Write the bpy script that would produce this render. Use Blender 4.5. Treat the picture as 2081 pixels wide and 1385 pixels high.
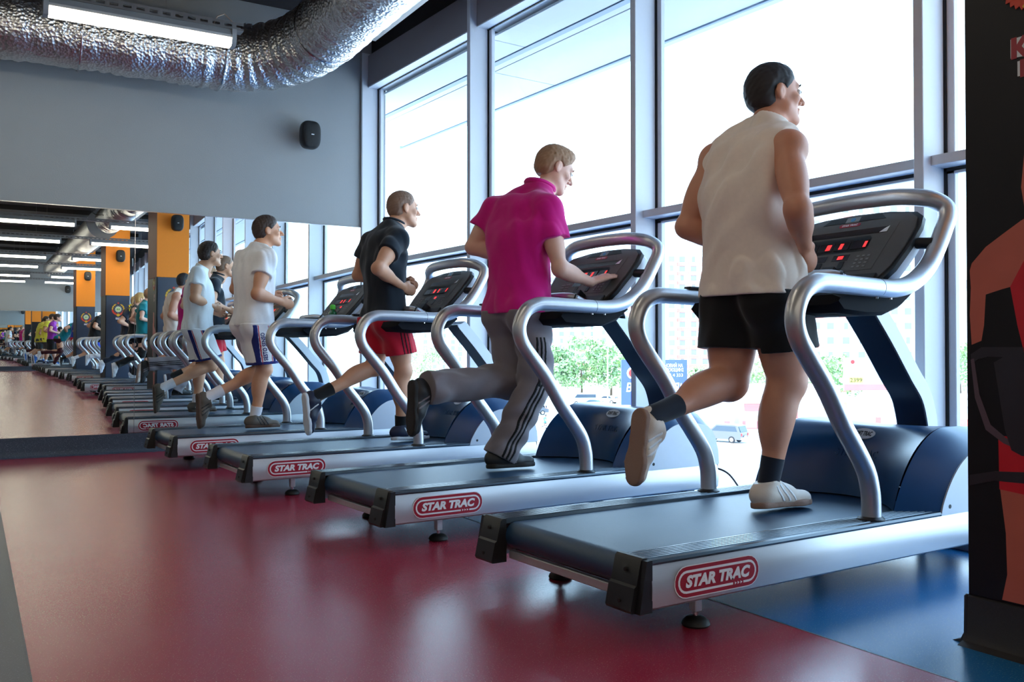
import bpy, math, random
import numpy as np
from mathutils import Vector, Matrix
random.seed(7); np.random.seed(7)
SC = bpy.context.scene
for o in list(bpy.data.objects): bpy.data.objects.remove(o)
COL = SC.collection
PI = math.pi

# ------------------------------------------------------------------ camera, sky, sun, exposure
cam_d = bpy.data.cameras.new('camera'); cam_d.sensor_width = 36.0; cam_d.lens = 31.759
cam_d.clip_start = 0.05; cam_d.clip_end = 2000
cam = bpy.data.objects.new('camera', cam_d); COL.objects.link(cam)
cam.location = (-1.7192, -1.8827, 0.8265)
cam.rotation_euler = (math.radians(90 + 0.828), 0, math.radians(-34.527))
SC.camera = cam
SC.view_settings.view_transform = 'Standard'; SC.view_settings.look = 'None'
SC.view_settings.gamma = 1.0; SC.view_settings.use_curve_mapping = False
SC.view_settings.exposure = 1.15
SC.cycles.max_bounces = 12; SC.cycles.glossy_bounces = 8; SC.cycles.diffuse_bounces = 5
SC.cycles.transparent_max_bounces = 16; SC.cycles.sample_clamp_indirect = 6.0

SKY_STRENGTH = 3.3
world = bpy.data.worlds.new('sky'); SC.world = world; world.use_nodes = True
wn = world.node_tree.nodes; wl = world.node_tree.links; wn.clear()
wo = wn.new('ShaderNodeOutputWorld'); wb = wn.new('ShaderNodeBackground')
wt = wn.new('ShaderNodeTexCoord'); ws = wn.new('ShaderNodeSeparateXYZ'); wr = wn.new('ShaderNodeValToRGB')
wl.new(wt.outputs['Generated'], ws.inputs[0]); wl.new(ws.outputs['Z'], wr.inputs['Fac'])
wr.color_ramp.elements[0].position = 0.0; wr.color_ramp.elements[0].color = (0.62, 0.83, 1.0, 1)
wr.color_ramp.elements[1].position = 0.75; wr.color_ramp.elements[1].color = (0.36, 0.64, 1.0, 1)
wl.new(wr.outputs['Color'], wb.inputs['Color']); wb.inputs['Strength'].default_value = SKY_STRENGTH
wl.new(wb.outputs[0], wo.inputs['Surface'])

sun_d = bpy.data.lights.new('sun', 'SUN'); sun_d.energy = 5.5; sun_d.angle = math.radians(0.6); sun_d.color = (1.0, 0.95, 0.86)
sun = bpy.data.objects.new('sun', sun_d); COL.objects.link(sun)
sun.rotation_euler = Vector((0.62, -0.38, -0.80)).to_track_quat('-Z', 'Y').to_euler()
SUN = sun

TH = math.radians(3.595)
def room(u, v, z=0.0):
    c, s = math.cos(TH), math.sin(TH)
    return Vector((u * c + v * s, -u * s + v * c, z))
ROOM_ROT = -TH

# ------------------------------------------------------------------ materials
MATS = {}
def mat(name, col, rough=0.5, metal=0.0, var=0.06, scale=30.0, bump=0.0, bscale=None, spec=0.5, coat=0.0, emis=None, estr=0.0,
        sheen=0.0, sss=0.0, stretch=None):
    if name in MATS: return MATS[name]
    m = bpy.data.materials.new(name); m.use_nodes = True
    nt = m.node_tree; N = nt.nodes; L = nt.links
    b = N['Principled BSDF']
    tc = N.new('ShaderNodeTexCoord'); nz = N.new('ShaderNodeTexNoise'); nz.inputs['Scale'].default_value = scale
    nz.inputs['Detail'].default_value = 4.0
    src = tc.outputs['Object']
    if stretch:
        mp = N.new('ShaderNodeMapping'); mp.inputs['Scale'].default_value = stretch
        L.new(src, mp.inputs['Vector']); src = mp.outputs['Vector']
    L.new(src, nz.inputs['Vector'])
    mx = N.new('ShaderNodeMix'); mx.data_type = 'RGBA'
    mx.inputs['A'].default_value = (*[max(0, c * (1 - var)) for c in col], 1)
    mx.inputs['B'].default_value = (*[min(1, c * (1 + var) + var * 0.01) for c in col], 1)
    L.new(nz.outputs['Fac'], mx.inputs['Factor']); L.new(mx.outputs['Result'], b.inputs['Base Color'])
    b.inputs['Roughness'].default_value = rough; b.inputs['Metallic'].default_value = metal
    b.inputs['Specular IOR Level'].default_value = spec
    if coat: b.inputs['Coat Weight'].default_value = coat
    if sheen: b.inputs['Sheen Weight'].default_value = sheen
    if sss:
        b.inputs['Subsurface Weight'].default_value = sss; b.inputs['Subsurface Radius'].default_value = (0.012, 0.005, 0.003)
        b.inputs['Subsurface Scale'].default_value = 1.0
    if bump:
        n2 = N.new('ShaderNodeTexNoise'); n2.inputs['Scale'].default_value = bscale or scale * 3; n2.inputs['Detail'].default_value = 3
        L.new(src, n2.inputs['Vector'])
        bp = N.new('ShaderNodeBump'); bp.inputs['Strength'].default_value = bump; bp.inputs['Distance'].default_value = 0.004
        L.new(n2.outputs['Fac'], bp.inputs['Height']); L.new(bp.outputs['Normal'], b.inputs['Normal'])
    if emis:
        b.inputs['Emission Color'].default_value = (*emis, 1); b.inputs['Emission Strength'].default_value = estr
    MATS[name] = m
    return m

def srgb(r, g, b):
    f = lambda c: (c / 255 / 12.92) if c / 255 <= 0.04045 else ((c / 255 + 0.055) / 1.055) ** 2.4
    return (f(r), f(g), f(b))

def speckled(name, col, fleck, rough, amount=0.62, scale=220.0, spec=0.5, bump=0.15):
    m = bpy.data.materials.new(name); m.use_nodes = True
    N = m.node_tree.nodes; L = m.node_tree.links; b = N['Principled BSDF']
    tc = N.new('ShaderNodeTexCoord')
    nz = N.new('ShaderNodeTexNoise'); nz.inputs['Scale'].default_value = scale; nz.inputs['Detail'].default_value = 2
    big = N.new('ShaderNodeTexNoise'); big.inputs['Scale'].default_value = 1.3; big.inputs['Detail'].default_value = 3
    rp = N.new('ShaderNodeValToRGB'); rp.color_ramp.elements[0].position = amount; rp.color_ramp.elements[0].color = (0, 0, 0, 1)
    rp.color_ramp.elements[1].position = amount + 0.08; rp.color_ramp.elements[1].color = (1, 1, 1, 1)
    m1 = N.new('ShaderNodeMix'); m1.data_type = 'RGBA'
    m1.inputs['A'].default_value = (*[c * 0.93 for c in col], 1); m1.inputs['B'].default_value = (*[c * 1.07 for c in col], 1)
    m2 = N.new('ShaderNodeMix'); m2.data_type = 'RGBA'; m2.inputs['B'].default_value = (*fleck, 1)
    for n in (nz, big): L.new(tc.outputs['Object'], n.inputs['Vector'])
    L.new(big.outputs['Fac'], m1.inputs['Factor']); L.new(nz.outputs['Fac'], rp.inputs['Fac'])
    L.new(rp.outputs['Color'], m2.inputs['Factor']); L.new(m1.outputs['Result'], m2.inputs['A'])
    L.new(m2.outputs['Result'], b.inputs['Base Color'])
    b.inputs['Roughness'].default_value = rough; b.inputs['Specular IOR Level'].default_value = spec
    bp = N.new('ShaderNodeBump'); bp.inputs['Strength'].default_value = bump; bp.inputs['Distance'].default_value = 0.002
    L.new(nz.outputs['Fac'], bp.inputs['Height']); L.new(bp.outputs['Normal'], b.inputs['Normal'])
    MATS[name] = m
    return m

M_red = speckled('red vinyl', srgb(150, 36, 58), srgb(196, 110, 112), 0.24)
M_blue = speckled('blue vinyl', srgb(14, 100, 158), srgb(90, 150, 185), 0.25)
M_strip = speckled('grey vinyl', srgb(84, 82, 88), srgb(120, 120, 130), 0.42)
M_base = speckled('speckled skirting', srgb(46, 58, 74), srgb(110, 120, 140), 0.5, amount=0.60, scale=260)
M_wall = mat('grey paint', srgb(147, 148, 149), 0.75, bump=0.25, bscale=160, scale=4, var=0.03)
M_ceil = mat('dark ceiling', srgb(40, 30, 28), 0.7, scale=3, var=0.25, bump=0.2, bscale=40)
M_beam = mat('dark beam', srgb(34, 32, 34), 0.6)
M_head = mat('header grey', srgb(140, 134, 140), 0.5, scale=200, var=0.1)
M_alu = mat('window frame aluminium', srgb(205, 206, 212), 0.42, metal=0.0, scale=60, var=0.03)
M_rubber = mat('black rubber', srgb(16, 16, 18), 0.6)
M_orange = mat('orange paint', srgb(246, 136, 12), 0.6, bump=0.15, bscale=160, var=0.04)
M_black = mat('black plastic', srgb(20, 20, 24), 0.42, bump=0.1, bscale=400)
M_hood = mat('hood plastic', srgb(9, 58, 100), 0.32, bump=0.06, bscale=500)
M_belt = mat('running belt', srgb(20, 58, 90), 0.40, spec=0.75, scale=90, var=0.2, bump=0.25, bscale=700)
M_silver = mat('brushed silver', srgb(196, 198, 204), 0.36, metal=0.55, var=0.04, scale=8, stretch=(1, 40, 40))
M_tube = mat('handrail silver', srgb(196, 196, 200), 0.36, metal=0.75, var=0.05, scale=120)
M_cover = mat('light grey cover', srgb(186, 190, 198), 0.42, metal=0.2, var=0.03)
M_console = mat('console plastic', srgb(82, 78, 74), 0.5, bump=0.15, bscale=600, var=0.1)
M_chrome = mat('chrome', srgb(200, 200, 205), 0.12, metal=1.0, var=0.02)
M_badge = mat('badge crimson', srgb(160, 16, 44), 0.4)
M_white = mat('white print', srgb(235, 236, 240), 0.5, var=0.02)
M_led = mat('red led', (0.5, 0.01, 0.01), 0.4, emis=(1.0, 0.03, 0.03), estr=0.8)
M_screen = mat('dark display', srgb(26, 8, 10), 0.2)
M_bluelogo = mat('blue roundel', srgb(30, 110, 150), 0.4)
M_key = mat('grey keypad', srgb(120, 118, 116), 0.5)
M_rail = mat('ribbed rail black', srgb(58, 70, 82), 0.26, spec=0.8, metal=0.3)
M_pod = mat('pod plastic', srgb(22, 24, 30), 0.8, spec=0.15, bump=0.1, bscale=400)
M_mast = mat('mast cover navy', srgb(22, 30, 46), 0.4)
M_lamp = mat('lamp diffuser', (0.9, 0.88, 0.8), 0.5, emis=(1.0, 0.91, 0.72), estr=7.5)
M_lampbody = mat('lamp housing', srgb(150, 150, 152), 0.5, metal=0.3)
M_tray = mat('galvanised tray', srgb(120, 116, 116), 0.45, metal=0.5)

def foil_mat():
    m = bpy.data.materials.new('duct foil'); m.use_nodes = True
    N = m.node_tree.nodes; L = m.node_tree.links; b = N['Principled BSDF']
    b.inputs['Base Color'].default_value = (0.66, 0.65, 0.66, 1); b.inputs['Metallic'].default_value = 1.0; b.inputs['Roughness'].default_value = 0.32
    tc = N.new('ShaderNodeTexCoord')
    v = N.new('ShaderNodeTexVoronoi'); v.inputs['Scale'].default_value = 46
    n = N.new('ShaderNodeTexNoise'); n.inputs['Scale'].default_value = 9; n.inputs['Detail'].default_value = 6
    a = N.new('ShaderNodeMath'); a.operation = 'ADD'
    mu = N.new('ShaderNodeMath'); mu.operation = 'MULTIPLY'; mu.inputs[1].default_value = 2.2
    L.new(tc.outputs['Object'], v.inputs['Vector']); L.new(tc.outputs['Object'], n.inputs['Vector'])
    L.new(n.outputs['Fac'], mu.inputs[0]); L.new(v.outputs['Distance'], a.inputs[0]); L.new(mu.outputs[0], a.inputs[1])
    bp = N.new('ShaderNodeBump'); bp.inputs['Strength'].default_value = 0.55; bp.inputs['Distance'].default_value = 0.012
    L.new(a.outputs[0], bp.inputs['Height']); L.new(bp.outputs['Normal'], b.inputs['Normal'])
    return m
M_foil = foil_mat()

def mirror_mat():
    m = bpy.data.materials.new('mirror silver'); m.use_nodes = True
    N = m.node_tree.nodes; L = m.node_tree.links; b = N['Principled BSDF']
    n = N.new('ShaderNodeTexNoise'); n.inputs['Scale'].default_value = 2.0
    mx = N.new('ShaderNodeMix'); mx.data_type = 'RGBA'; mx.inputs['A'].default_value = (0.85, 0.90, 0.89, 1); mx.inputs['B'].default_value = (0.87, 0.915, 0.905, 1)
    L.new(n.outputs['Fac'], mx.inputs['Factor']); L.new(mx.outputs['Result'], b.inputs['Base Color'])
    b.inputs['Metallic'].default_value = 1.0; b.inputs['Roughness'].default_value = 0.0
    return m
M_mirror = mirror_mat()

def glass_mat(name, refl=0.05, tint=(0.96, 0.985, 0.985)):
    m = bpy.data.materials.new(name); m.use_nodes = True
    N = m.node_tree.nodes; L = m.node_tree.links
    for n in list(N):
        if n.type == 'BSDF_PRINCIPLED': N.remove(n)
    out = [n for n in N if n.type == 'OUTPUT_MATERIAL'][0]
    t = N.new('ShaderNodeBsdfTransparent'); g = N.new('ShaderNodeBsdfGlossy'); mx = N.new('ShaderNodeMixShader')
    nz = N.new('ShaderNodeTexNoise'); nz.inputs['Scale'].default_value = 1.0
    mp = N.new('ShaderNodeMapRange'); mp.inputs['To Min'].default_value = refl * 0.9; mp.inputs['To Max'].default_value = refl * 1.1
    t.inputs['Color'].default_value = (*tint, 1); g.inputs['Roughness'].default_value = 0.02
    L.new(nz.outputs['Fac'], mp.inputs['Value']); L.new(mp.outputs['Result'], mx.inputs['Fac'])
    L.new(t.outputs[0], mx.inputs[1]); L.new(g.outputs[0], mx.inputs[2]); L.new(mx.outputs[0], out.inputs['Surface'])
    return m
M_glass = glass_mat('window glass', 0.035)

# ------------------------------------------------------------------ mesh helpers
class MB:
    def __init__(s): s.v = []; s.f = []
    def add(s, vs, fs):
        o = len(s.v); s.v += [tuple(map(float, v)) for v in vs]; s.f += [tuple(i + o for i in f) for f in fs]; return s
    def box(s, x0, x1, y0, y1, z0, z1, M=None):
        vs = [(x, y, z) for x in (x0, x1) for y in (y0, y1) for z in (z0, z1)]
        if M is not None: vs = [tuple(M @ Vector(v)) for v in vs]
        return s.add(vs, [(0, 1, 3, 2), (4, 6, 7, 5), (0, 4, 5, 1), (2, 3, 7, 6), (0, 2, 6, 4), (1, 5, 7, 3)])
    def bbox(s, x0, x1, y0, y1, z0, z1, b=0.004, M=None):
        """box with chamfered edges"""
        vs = []; idx = {}
        lo = (x0, y0, z0); hi = (x1, y1, z1)
        for sx in (0, 1):
            for sy in (0, 1):
                for sz in (0, 1):
                    c = [(lo, hi)[k][i] for i, k in enumerate((sx, sy, sz))]
                    d = [b if k == 0 else -b for k in (sx, sy, sz)]
                    for ax in range(3):
                        p = [c[i] + (0 if i == ax else d[i]) for i in range(3)]
                        idx[(sx, sy, sz, ax)] = len(vs); vs.append(p)
        fs = []
        for ax in range(3):
            o = [i for i in range(3) if i != ax]
            for k in (0, 1):
                q = []
                for a, b2 in ((0, 0), (1, 0), (1, 1), (0, 1)):
                    t = [0, 0, 0]; t[ax] = k; t[o[0]] = a; t[o[1]] = b2
                    q.append(idx[(*t, ax)])
                fs.append(q if (k == 1) == (ax != 1) else q[::-1])
        for ax in range(3):
            o = [i for i in range(3) if i != ax]
            for a in (0, 1):
                for b2 in (0, 1):
                    t0 = [0, 0, 0]; t1 = [0, 0, 0]
                    t0[ax] = 0; t1[ax] = 1
                    for t in (t0, t1): t[o[0]] = a; t[o[1]] = b2
                    fs.append((idx[(*t0, o[0])], idx[(*t1, o[0])], idx[(*t1, o[1])], idx[(*t0, o[1])]))
        for sx in (0, 1):
            for sy in (0, 1):
                for sz in (0, 1): fs.append(tuple(idx[(sx, sy, sz, ax)] for ax in range(3)))
        if M is not None: vs = [tuple(M @ Vector(v)) for v in vs]
        return s.add(vs, fs)
    def prism(s, poly, a, b, fn):
        """poly 2-D outline extruded from a to b; fn(p, q, h) -> 3-D"""
        n = len(poly)
        vs = [fn(p[0], p[1], a) for p in poly] + [fn(p[0], p[1], b) for p in poly]
        fs = [tuple(range(n))[::-1], tuple(range(n, 2 * n))] + [(i, (i + 1) % n, n + (i + 1) % n, n + i) for i in range(n)]
        return s.add(vs, fs)
    def tube(s, pts, r, seg=12, closed=False, caps=True):
        P = [Vector(p) for p in pts]; n = len(P)
        rs = r if hasattr(r, '__len__') else [r] * n
        vs = []; up = None
        for i in range(n):
            t = (P[(i + 1) % n] - P[i - 1]) if (closed or 0 < i < n - 1) else (P[1] - P[0] if i == 0 else P[-1] - P[-2])
            t.normalize()
            if up is None:
                up = Vector((0, 0, 1)) if abs(t.z) < 0.9 else Vector((1, 0, 0))
            a = (up - t * up.dot(t)); a.normalize(); b = t.cross(a); up = a
            for k in range(seg):
                w = 2 * PI * k / seg
                vs.append(P[i] + (a * math.cos(w) + b * math.sin(w)) * rs[i])
        fs = []
        m = n if closed else n - 1
        for i in range(m):
            j = (i + 1) % n
            for k in range(seg):
                k2 = (k + 1) % seg
                fs.append((i * seg + k, i * seg + k2, j * seg + k2, j * seg + k))
        if caps and not closed:
            fs.append(tuple(range(seg))[::-1]); fs.append(tuple((n - 1) * seg + k for k in range(seg)))
        return s.add(vs, fs)
    def cyl(s, p0, p1, r, seg=20): return s.tube([p0, p1], r, seg)
    def lathe(s, prof, seg=24, M=None):
        vs = []; n = len(prof)
        for k in range(seg):
            w = 2 * PI * k / seg
            for r, z in prof: vs.append((r * math.cos(w), r * math.sin(w), z))
        fs = []
        for k in range(seg):
            k2 = (k + 1) % seg
            for i in range(n - 1): fs.append((k * n + i, k2 * n + i, k2 * n + i + 1, k * n + i + 1))
        fs.append(tuple(k * n for k in range(seg))[::-1]); fs.append(tuple(k * n + n - 1 for k in range(seg)))
        if M is not None: vs = [tuple(M @ Vector(v)) for v in vs]
        return s.add(vs, fs)
    def grid(s, rows, flip=False):
        n = len(rows); m = len(rows[0]); vs = [p for r in rows for p in r]
        fs = []
        for i in range(n - 1):
            for j in range(m - 1):
                q = (i * m + j, i * m + j + 1, (i + 1) * m + j + 1, (i + 1) * m + j)
                fs.append(q[::-1] if flip else q)
        return s.add(vs, fs)
    def mesh(s, name, m=None, angle=35):
        me = bpy.data.meshes.new(name); me.from_pydata(s.v, [], s.f); me.validate()
        if m: me.materials.append(m)
        fix_normals(me)
        me.shade_smooth(); me.set_sharp_from_angle(angle=math.radians(angle))
        return me
    def build(s, name, m, parent=None, angle=35):
        return link(name, s.mesh(name, m, angle), parent)

import bmesh
def fix_normals(me):
    bm = bmesh.new(); bm.from_mesh(me); bmesh.ops.recalc_face_normals(bm, faces=bm.faces); bm.to_mesh(me); bm.free()

def link(name, data, parent=None):
    o = bpy.data.objects.new(name, data); COL.objects.link(o)
    if parent is not None: o.parent = parent
    return o
def tag(o, label=None, cat=None, group=None, kind=None):
    if label: o['label'] = label
    if cat: o['category'] = cat
    if group: o['group'] = group
    if kind: o['kind'] = kind
    return o
def empty(name, loc=(0, 0, 0), rz=0.0):
    o = bpy.data.objects.new(name, None); COL.objects.link(o); o.location = loc; o.rotation_euler = (0, 0, rz); o.empty_display_size = 0.1
    return o
KIDS = {}
def copy_tree(o, parent=None):
    c = o.copy(); COL.objects.link(c)
    if parent is not None: c.parent = parent
    for ch in [x for x in o.children]: copy_tree(ch, c)
    return c
def struct(o):
    o['kind'] = 'structure'; return o
def smooth_path(pts, n=6):
    """Catmull-Rom through the points"""
    P = [Vector(p) for p in pts]; out = []
    for i in range(len(P) - 1):
        p0 = P[max(i - 1, 0)]; p1 = P[i]; p2 = P[i + 1]; p3 = P[min(i + 2, len(P) - 1)]
        for k in range(n):
            t = k / n
            out.append(0.5 * ((2 * p1) + (p2 - p0) * t + (2 * p0 - 5 * p1 + 4 * p2 - p3) * t * t + (3 * p1 - p0 - 3 * p2 + p3) * t ** 3))
    out.append(P[-1]); return out
def text_mesh(body, size=1.0, shear=0.0, bold=0.0, extrude=0.001, m=None, width=None, spacing=1.0):
    cu = bpy.data.curves.new('lettering', 'FONT'); cu.body = body; cu.size = size; cu.shear = shear; cu.offset = bold; cu.extrude = extrude
    cu.align_x = 'CENTER'; cu.align_y = 'CENTER'; cu.space_character = spacing; cu.resolution_u = 3
    o = bpy.data.objects.new('lettering', cu); COL.objects.link(o)
    dg = bpy.context.evaluated_depsgraph_get(); dg.update()
    me = bpy.data.meshes.new_from_object(o.evaluated_get(dg))
    bpy.data.objects.remove(o); bpy.data.curves.remove(cu)
    co = np.zeros(len(me.vertices) * 3); me.vertices.foreach_get('co', co); co = co.reshape(-1, 3)
    if len(co):
        co[:, 0] -= (co[:, 0].min() + co[:, 0].max()) / 2; co[:, 1] -= (co[:, 1].min() + co[:, 1].max()) / 2
        if width: co[:, 0] *= width / (co[:, 0].max() - co[:, 0].min())
        me.vertices.foreach_set('co', co.ravel())
    me.materials.clear()
    if m: me.materials.append(m)
    me.update()
    return me
# ------------------------------------------------------------------ room shell (room frame: u across, v along the row)
ROOM = empty('room_frame'); bpy.data.objects.remove(ROOM)
def rb(name, u0, u1, v0, v1, z0, z1, m, parent=None):
    M = Matrix.Rotation(ROOM_ROT, 4, 'Z')
    return MB().box(u0, u1, v0, v1, z0, z1, M).build(name, m, parent)
VW = 6.19; VF = -20.4; UL = -6.5; CZ = 4.0
FX = 1.99                         # inner face of the window posts (world x)
fl = MB()
MR = Matrix.Rotation(ROOM_ROT, 4, 'Z')
struct(rb('floor', -1.46, 0.547, VF - 0.1, VW + 0.1, -0.10, 0.0, M_red))
struct(rb('floor_blue', 0.547, 4.2, VF - 0.1, VW + 0.1, -0.10, 0.0, M_blue))['label'] = 'blue vinyl floor along the windows'
struct(rb('floor_grey', UL - 0.1, -1.46, VF - 0.1, VW + 0.1, -0.10, 0.0, M_strip))['label'] = 'grey vinyl floor strip'
for u, nm in ((0.547, 'trim_1'), (-1.46, 'trim_2')):
    struct(rb(nm, u - 0.003, u + 0.003, VF, VW, -0.002, 0.0006, M_strip))
struct(rb('ceiling', UL - 0.2, 4.4, VF - 0.2, VW + 0.3, CZ, CZ + 0.25, M_ceil))
struct(rb('wall_back', UL - 0.1, 2.10 - 0.496, VW, VW + 0.28, 0.0, CZ, M_wall))
struct(rb('wall_left', UL - 0.2, UL, VF - 0.2, VW + 0.3, 0.0, CZ, M_wall))
struct(rb('wall_far', UL - 0.1, 3.35, VF - 0.3, VF, 0.0, CZ, M_wall))
# coved skirting of the mirror wall and of the far wall
prof = [(0.0, 0.0), (-0.05, 0.0), (-0.03, 0.006), (-0.018, 0.02), (-0.014, 0.05), (-0.014, 0.155), (-0.008, 0.16), (0.0, 0.16)]
b = MB().prism(prof, UL, 1.60, lambda p, q, h: MR @ Vector((h, VW + p, q)))
struct(b.build('baseboard_back', M_base))
b = MB().prism(prof, UL, 2.9, lambda p, q, h: MR @ Vector((h, VF - p, q)))
struct(b.build('baseboard_far', M_base))
# wall mirrors (tilted a little, as hung)
PHI = -0.0048
def mirror_panel(u0, u1, v, facing, label):
    t = empty('wall_mirror', room((u0 + u1) / 2, v, 0.162), ROOM_ROT)
    w = (u1 - u0) / 2
    Mx = Matrix.Translation((0, 0, 0.94)) @ Matrix.Rotation(-PHI if facing < 0 else 0.0, 4, 'X')
    y0, y1 = (-0.008, 0.0) if facing < 0 else (0.0, 0.008)
    MB().box(-w + 0.0012, w - 0.0012, y0, y1, -0.94, 0.93, Mx).build('mirror_glass', M_mirror, t)
    MB().box(-w + 0.001, w - 0.001, y0 - 0.001, y1 + 0.001, 0.93, 0.936, Mx).build('top_edge', M_chrome, t)
    s = 1 if facing < 0 else -1
    MB().box(-w, -w + 0.003, y0 - 0.0012, y1 + 0.001, -0.94, 0.93, Mx).build('side_edge', M_chrome, t)
    tag(t, label, 'mirror', 'wall mirrors'); return t
seam = -0.496 + 0.081
mirror_panel(seam, 1.60, VW - 0.006, -1, 'wall mirror panel on the grey end wall, right of the thin vertical seam')
mirror_panel(UL + 0.1, seam, VW - 0.006, -1, 'wide wall mirror panel on the grey end wall, left of the thin vertical seam')
mirror_panel(UL + 0.1, 2.85, VF + 0.002, 1, 'wall mirror of the opposite end wall, seen inside the reflection')

# ------------------------------------------------------------------ window facade, one structure per bay
posts = [6.045, 4.088, 2.19, 0.34] + [0.34 - 1.95 * k for k in range(1, 12)]
M_underlit = mat('lintel underside lit white', srgb(225, 228, 232), 0.6)  # daylight on the grey header's underside, put into a whiter colour
for i in range(len(posts)):
    y1 = posts[i]; y0 = posts[i + 1] if i + 1 < len(posts) else posts[i] - 1.95
    if y1 < -20.6: break
    w = struct(empty('window_%d' % (i + 1), (FX, y1, 0)))
    L = y1 - y0
    MB().bbox(0, 0.165, 0, 0.046, 0, 3.72, 0.003).build('post', M_alu, w)
    MB().box(0.165, 0.175, -0.012, 0.052, 0, 3.42, None).build('gasket', M_rubber, w)
    MB().bbox(0.172, 0.205, -0.045, 0.09, 0, 3.42, 0.003).build('glazing_bar', M_alu, w)
    MB().bbox(0.06, 0.165, -L + 0.046, 0, 1.655, 1.700, 0.002).build('transom', M_alu, w)
    MB().box(0.165, 0.175, -L + 0.046, 0, 1.640, 1.656).build('gasket', M_rubber, w)
    MB().bbox(0.172, 0.20, -L + 0.046, 0, 1.628, 1.69, 0.002).build('glazing_bar', M_alu, w)
    MB().bbox(0.06, 0.40, -L + 0.046, 0, 3.40, 3.70, 0.003).build('header', M_head, w)
    MB().box(0.064, 0.40, -L + 0.046, 0, 3.392, 3.401).build('header_soffit', M_underlit, w)
    MB().box(0.16, 0.172, -L + 0.046, 0, 3.384, 3.393).build('gasket', M_rubber, w)
    MB().bbox(0.02, 0.22, -L + 0.046, 0, 0.0, 0.05, 0.003).build('sill', M_alu, w)
    MB().box(0.183, 0.191, -L + 0.04, 0.006, 0.05, 1.64).build('pane', M_glass, w)
    MB().box(0.183, 0.191, -L + 0.04, 0.006, 1.69, 3.39).build('pane', M_glass, w)
# end post against the wall, lintel over the posts
struct(MB().box(FX + 0.10, FX + 0.6, -21, 6.1, 3.70, CZ).build('wall_lintel', M_beam))
struct(MB().box(FX - 0.005, FX + 0.25, 6.05, 6.6, 0, CZ).build('wall_return', M_wall))
# outside soffit: panels with open joints, two bands, an edge fascia
sof = struct(empty('ceiling_soffit', (0, 0, 0)))
M_sof = mat('soffit panel', srgb(186, 188, 190), 0.6, scale=2, var=0.03)
M_band = mat('soffit band', srgb(120, 138, 160), 0.5)
sp = None
for k in range(9):
    for j, (xa, xb) in enumerate(((2.22, 2.56), (2.72, 3.40))):
        y0 = 7.2 - 3.05 * k + 0.7 * j
        MB().bbox(xa, xb, y0 - 3.04, y0, 3.35, 3.37, 0.003).build('soffit_panel', M_sof, sof)
MB().box(2.57, 2.63, -21, 8, 3.345, 3.38).build('soffit_band', M_band, sof)
MB().box(2.635, 2.71, -21, 8, 3.352, 3.38).build('soffit_band', M_sof, sof)
MB().box(2.40, 3.5, -21, 8, 3.372, 3.40).build('soffit_board', M_band, sof)
MB().bbox(3.405, 3.44, -21, 8, 3.34, 3.9, 0.004).build('fascia', M_band, sof)
MB().box(3.44, 3.52, -21, 8, 3.35, 3.9).build('fascia', M_sof, sof)
struct(MB().box(2.2, 3.5, -21, 8, 3.9, 4.0).build('roof_canopy', M_sof))

# ------------------------------------------------------------------ ceiling services
M_cable = mat('black cable', srgb(14, 14, 16), 0.5)
M_brd = mat('board brown', srgb(30, 24, 24), 0.7, scale=2, var=0.3)
for k, v in enumerate([5.2, 3.2, 1.2, -0.8, -2.8, -4.8, -6.8, -8.8, -10.8, -12.8, -14.8, -16.8, -18.8]):
    struct(rb('ceiling_rib_%d' % (k + 1), UL, 2.4, v, v + 0.16, CZ - 0.10, CZ, M_brd))
def corrugated(path, r, amp=0.012, step=9, seg=40):
    n = len(path); rs = []
    for i in range(n):
        rs.append(r + amp * math.cos(i * 2 * PI / step) * (0.5 + 0.5 * random.random()) + random.uniform(-0.003, 0.003))
    b = MB().tube(path, rs, seg)
    for i, v in enumerate(b.v):
        d = 0.004 * math.sin(i * 12.9898) + 0.0035 * math.sin(i * 0.73)
        b.v[i] = (v[0] + d, v[1] - d, v[2] + d * 0.8)
    return b
def resample(P, step=0.02):
    out = [P[0]]; acc = 0
    for a, b in zip(P, P[1:]):
        d = (b - a).length; t = step - acc
        while t <= d: out.append(a.lerp(b, t / d)); t += step
        acc = (acc + d) % step
    return out
DR = 0.265
t = empty('air_duct', room(0.8, 2, 3.42), 0)
pA = [Vector((-6.4, 5.72, 3.30)), Vector((-3, 5.72, 3.30)), Vector((0.0, 5.72, 3.31))]
pB = [Vector((0.28, 5.71, 3.32)), Vector((0.52, 5.62, 3.34)), Vector((0.70, 5.42, 3.37)), Vector((0.80, 5.15, 3.40)), Vector((0.83, 4.85, 3.42))]
pC = [Vector((0.83, 4.5, 3.42)), Vector((0.82, 1, 3.43)), Vector((0.80, -5.6, 3.43))]
inv = Matrix.Translation(-t.location)
toL = lambda L: [inv @ (MR @ p) for p in L]
corrugated(resample(toL(smooth_path(pA + pB[:1], 8)), 0.03), DR, 0.006, 14).build('wall_run', M_foil, t, 80)
corrugated(resample(toL(smooth_path(pA[-1:] + pB + pC[:1], 8)), 0.02), DR + 0.006, 0.011, 7).build('elbow', M_foil, t, 80)
corrugated(resample(toL(smooth_path(pC, 8)), 0.03), DR, 0.007, 6).build('row_run', M_foil, t, 80)
for u, v in ((-0.9, 5.72), (-2.6, 5.72)):
    q = inv @ (MR @ Vector((u, v, 3.30)))
    ring = [q + (MR @ Vector((0, math.cos(a) * (DR + 0.012), math.sin(a) * (DR + 0.012)))) for a in np.linspace(0, 2 * PI, 33)[:-1]]
    MB().tube(ring, 0.006, 6, closed=True).build('clamp_ring', M_chrome, t)
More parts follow.
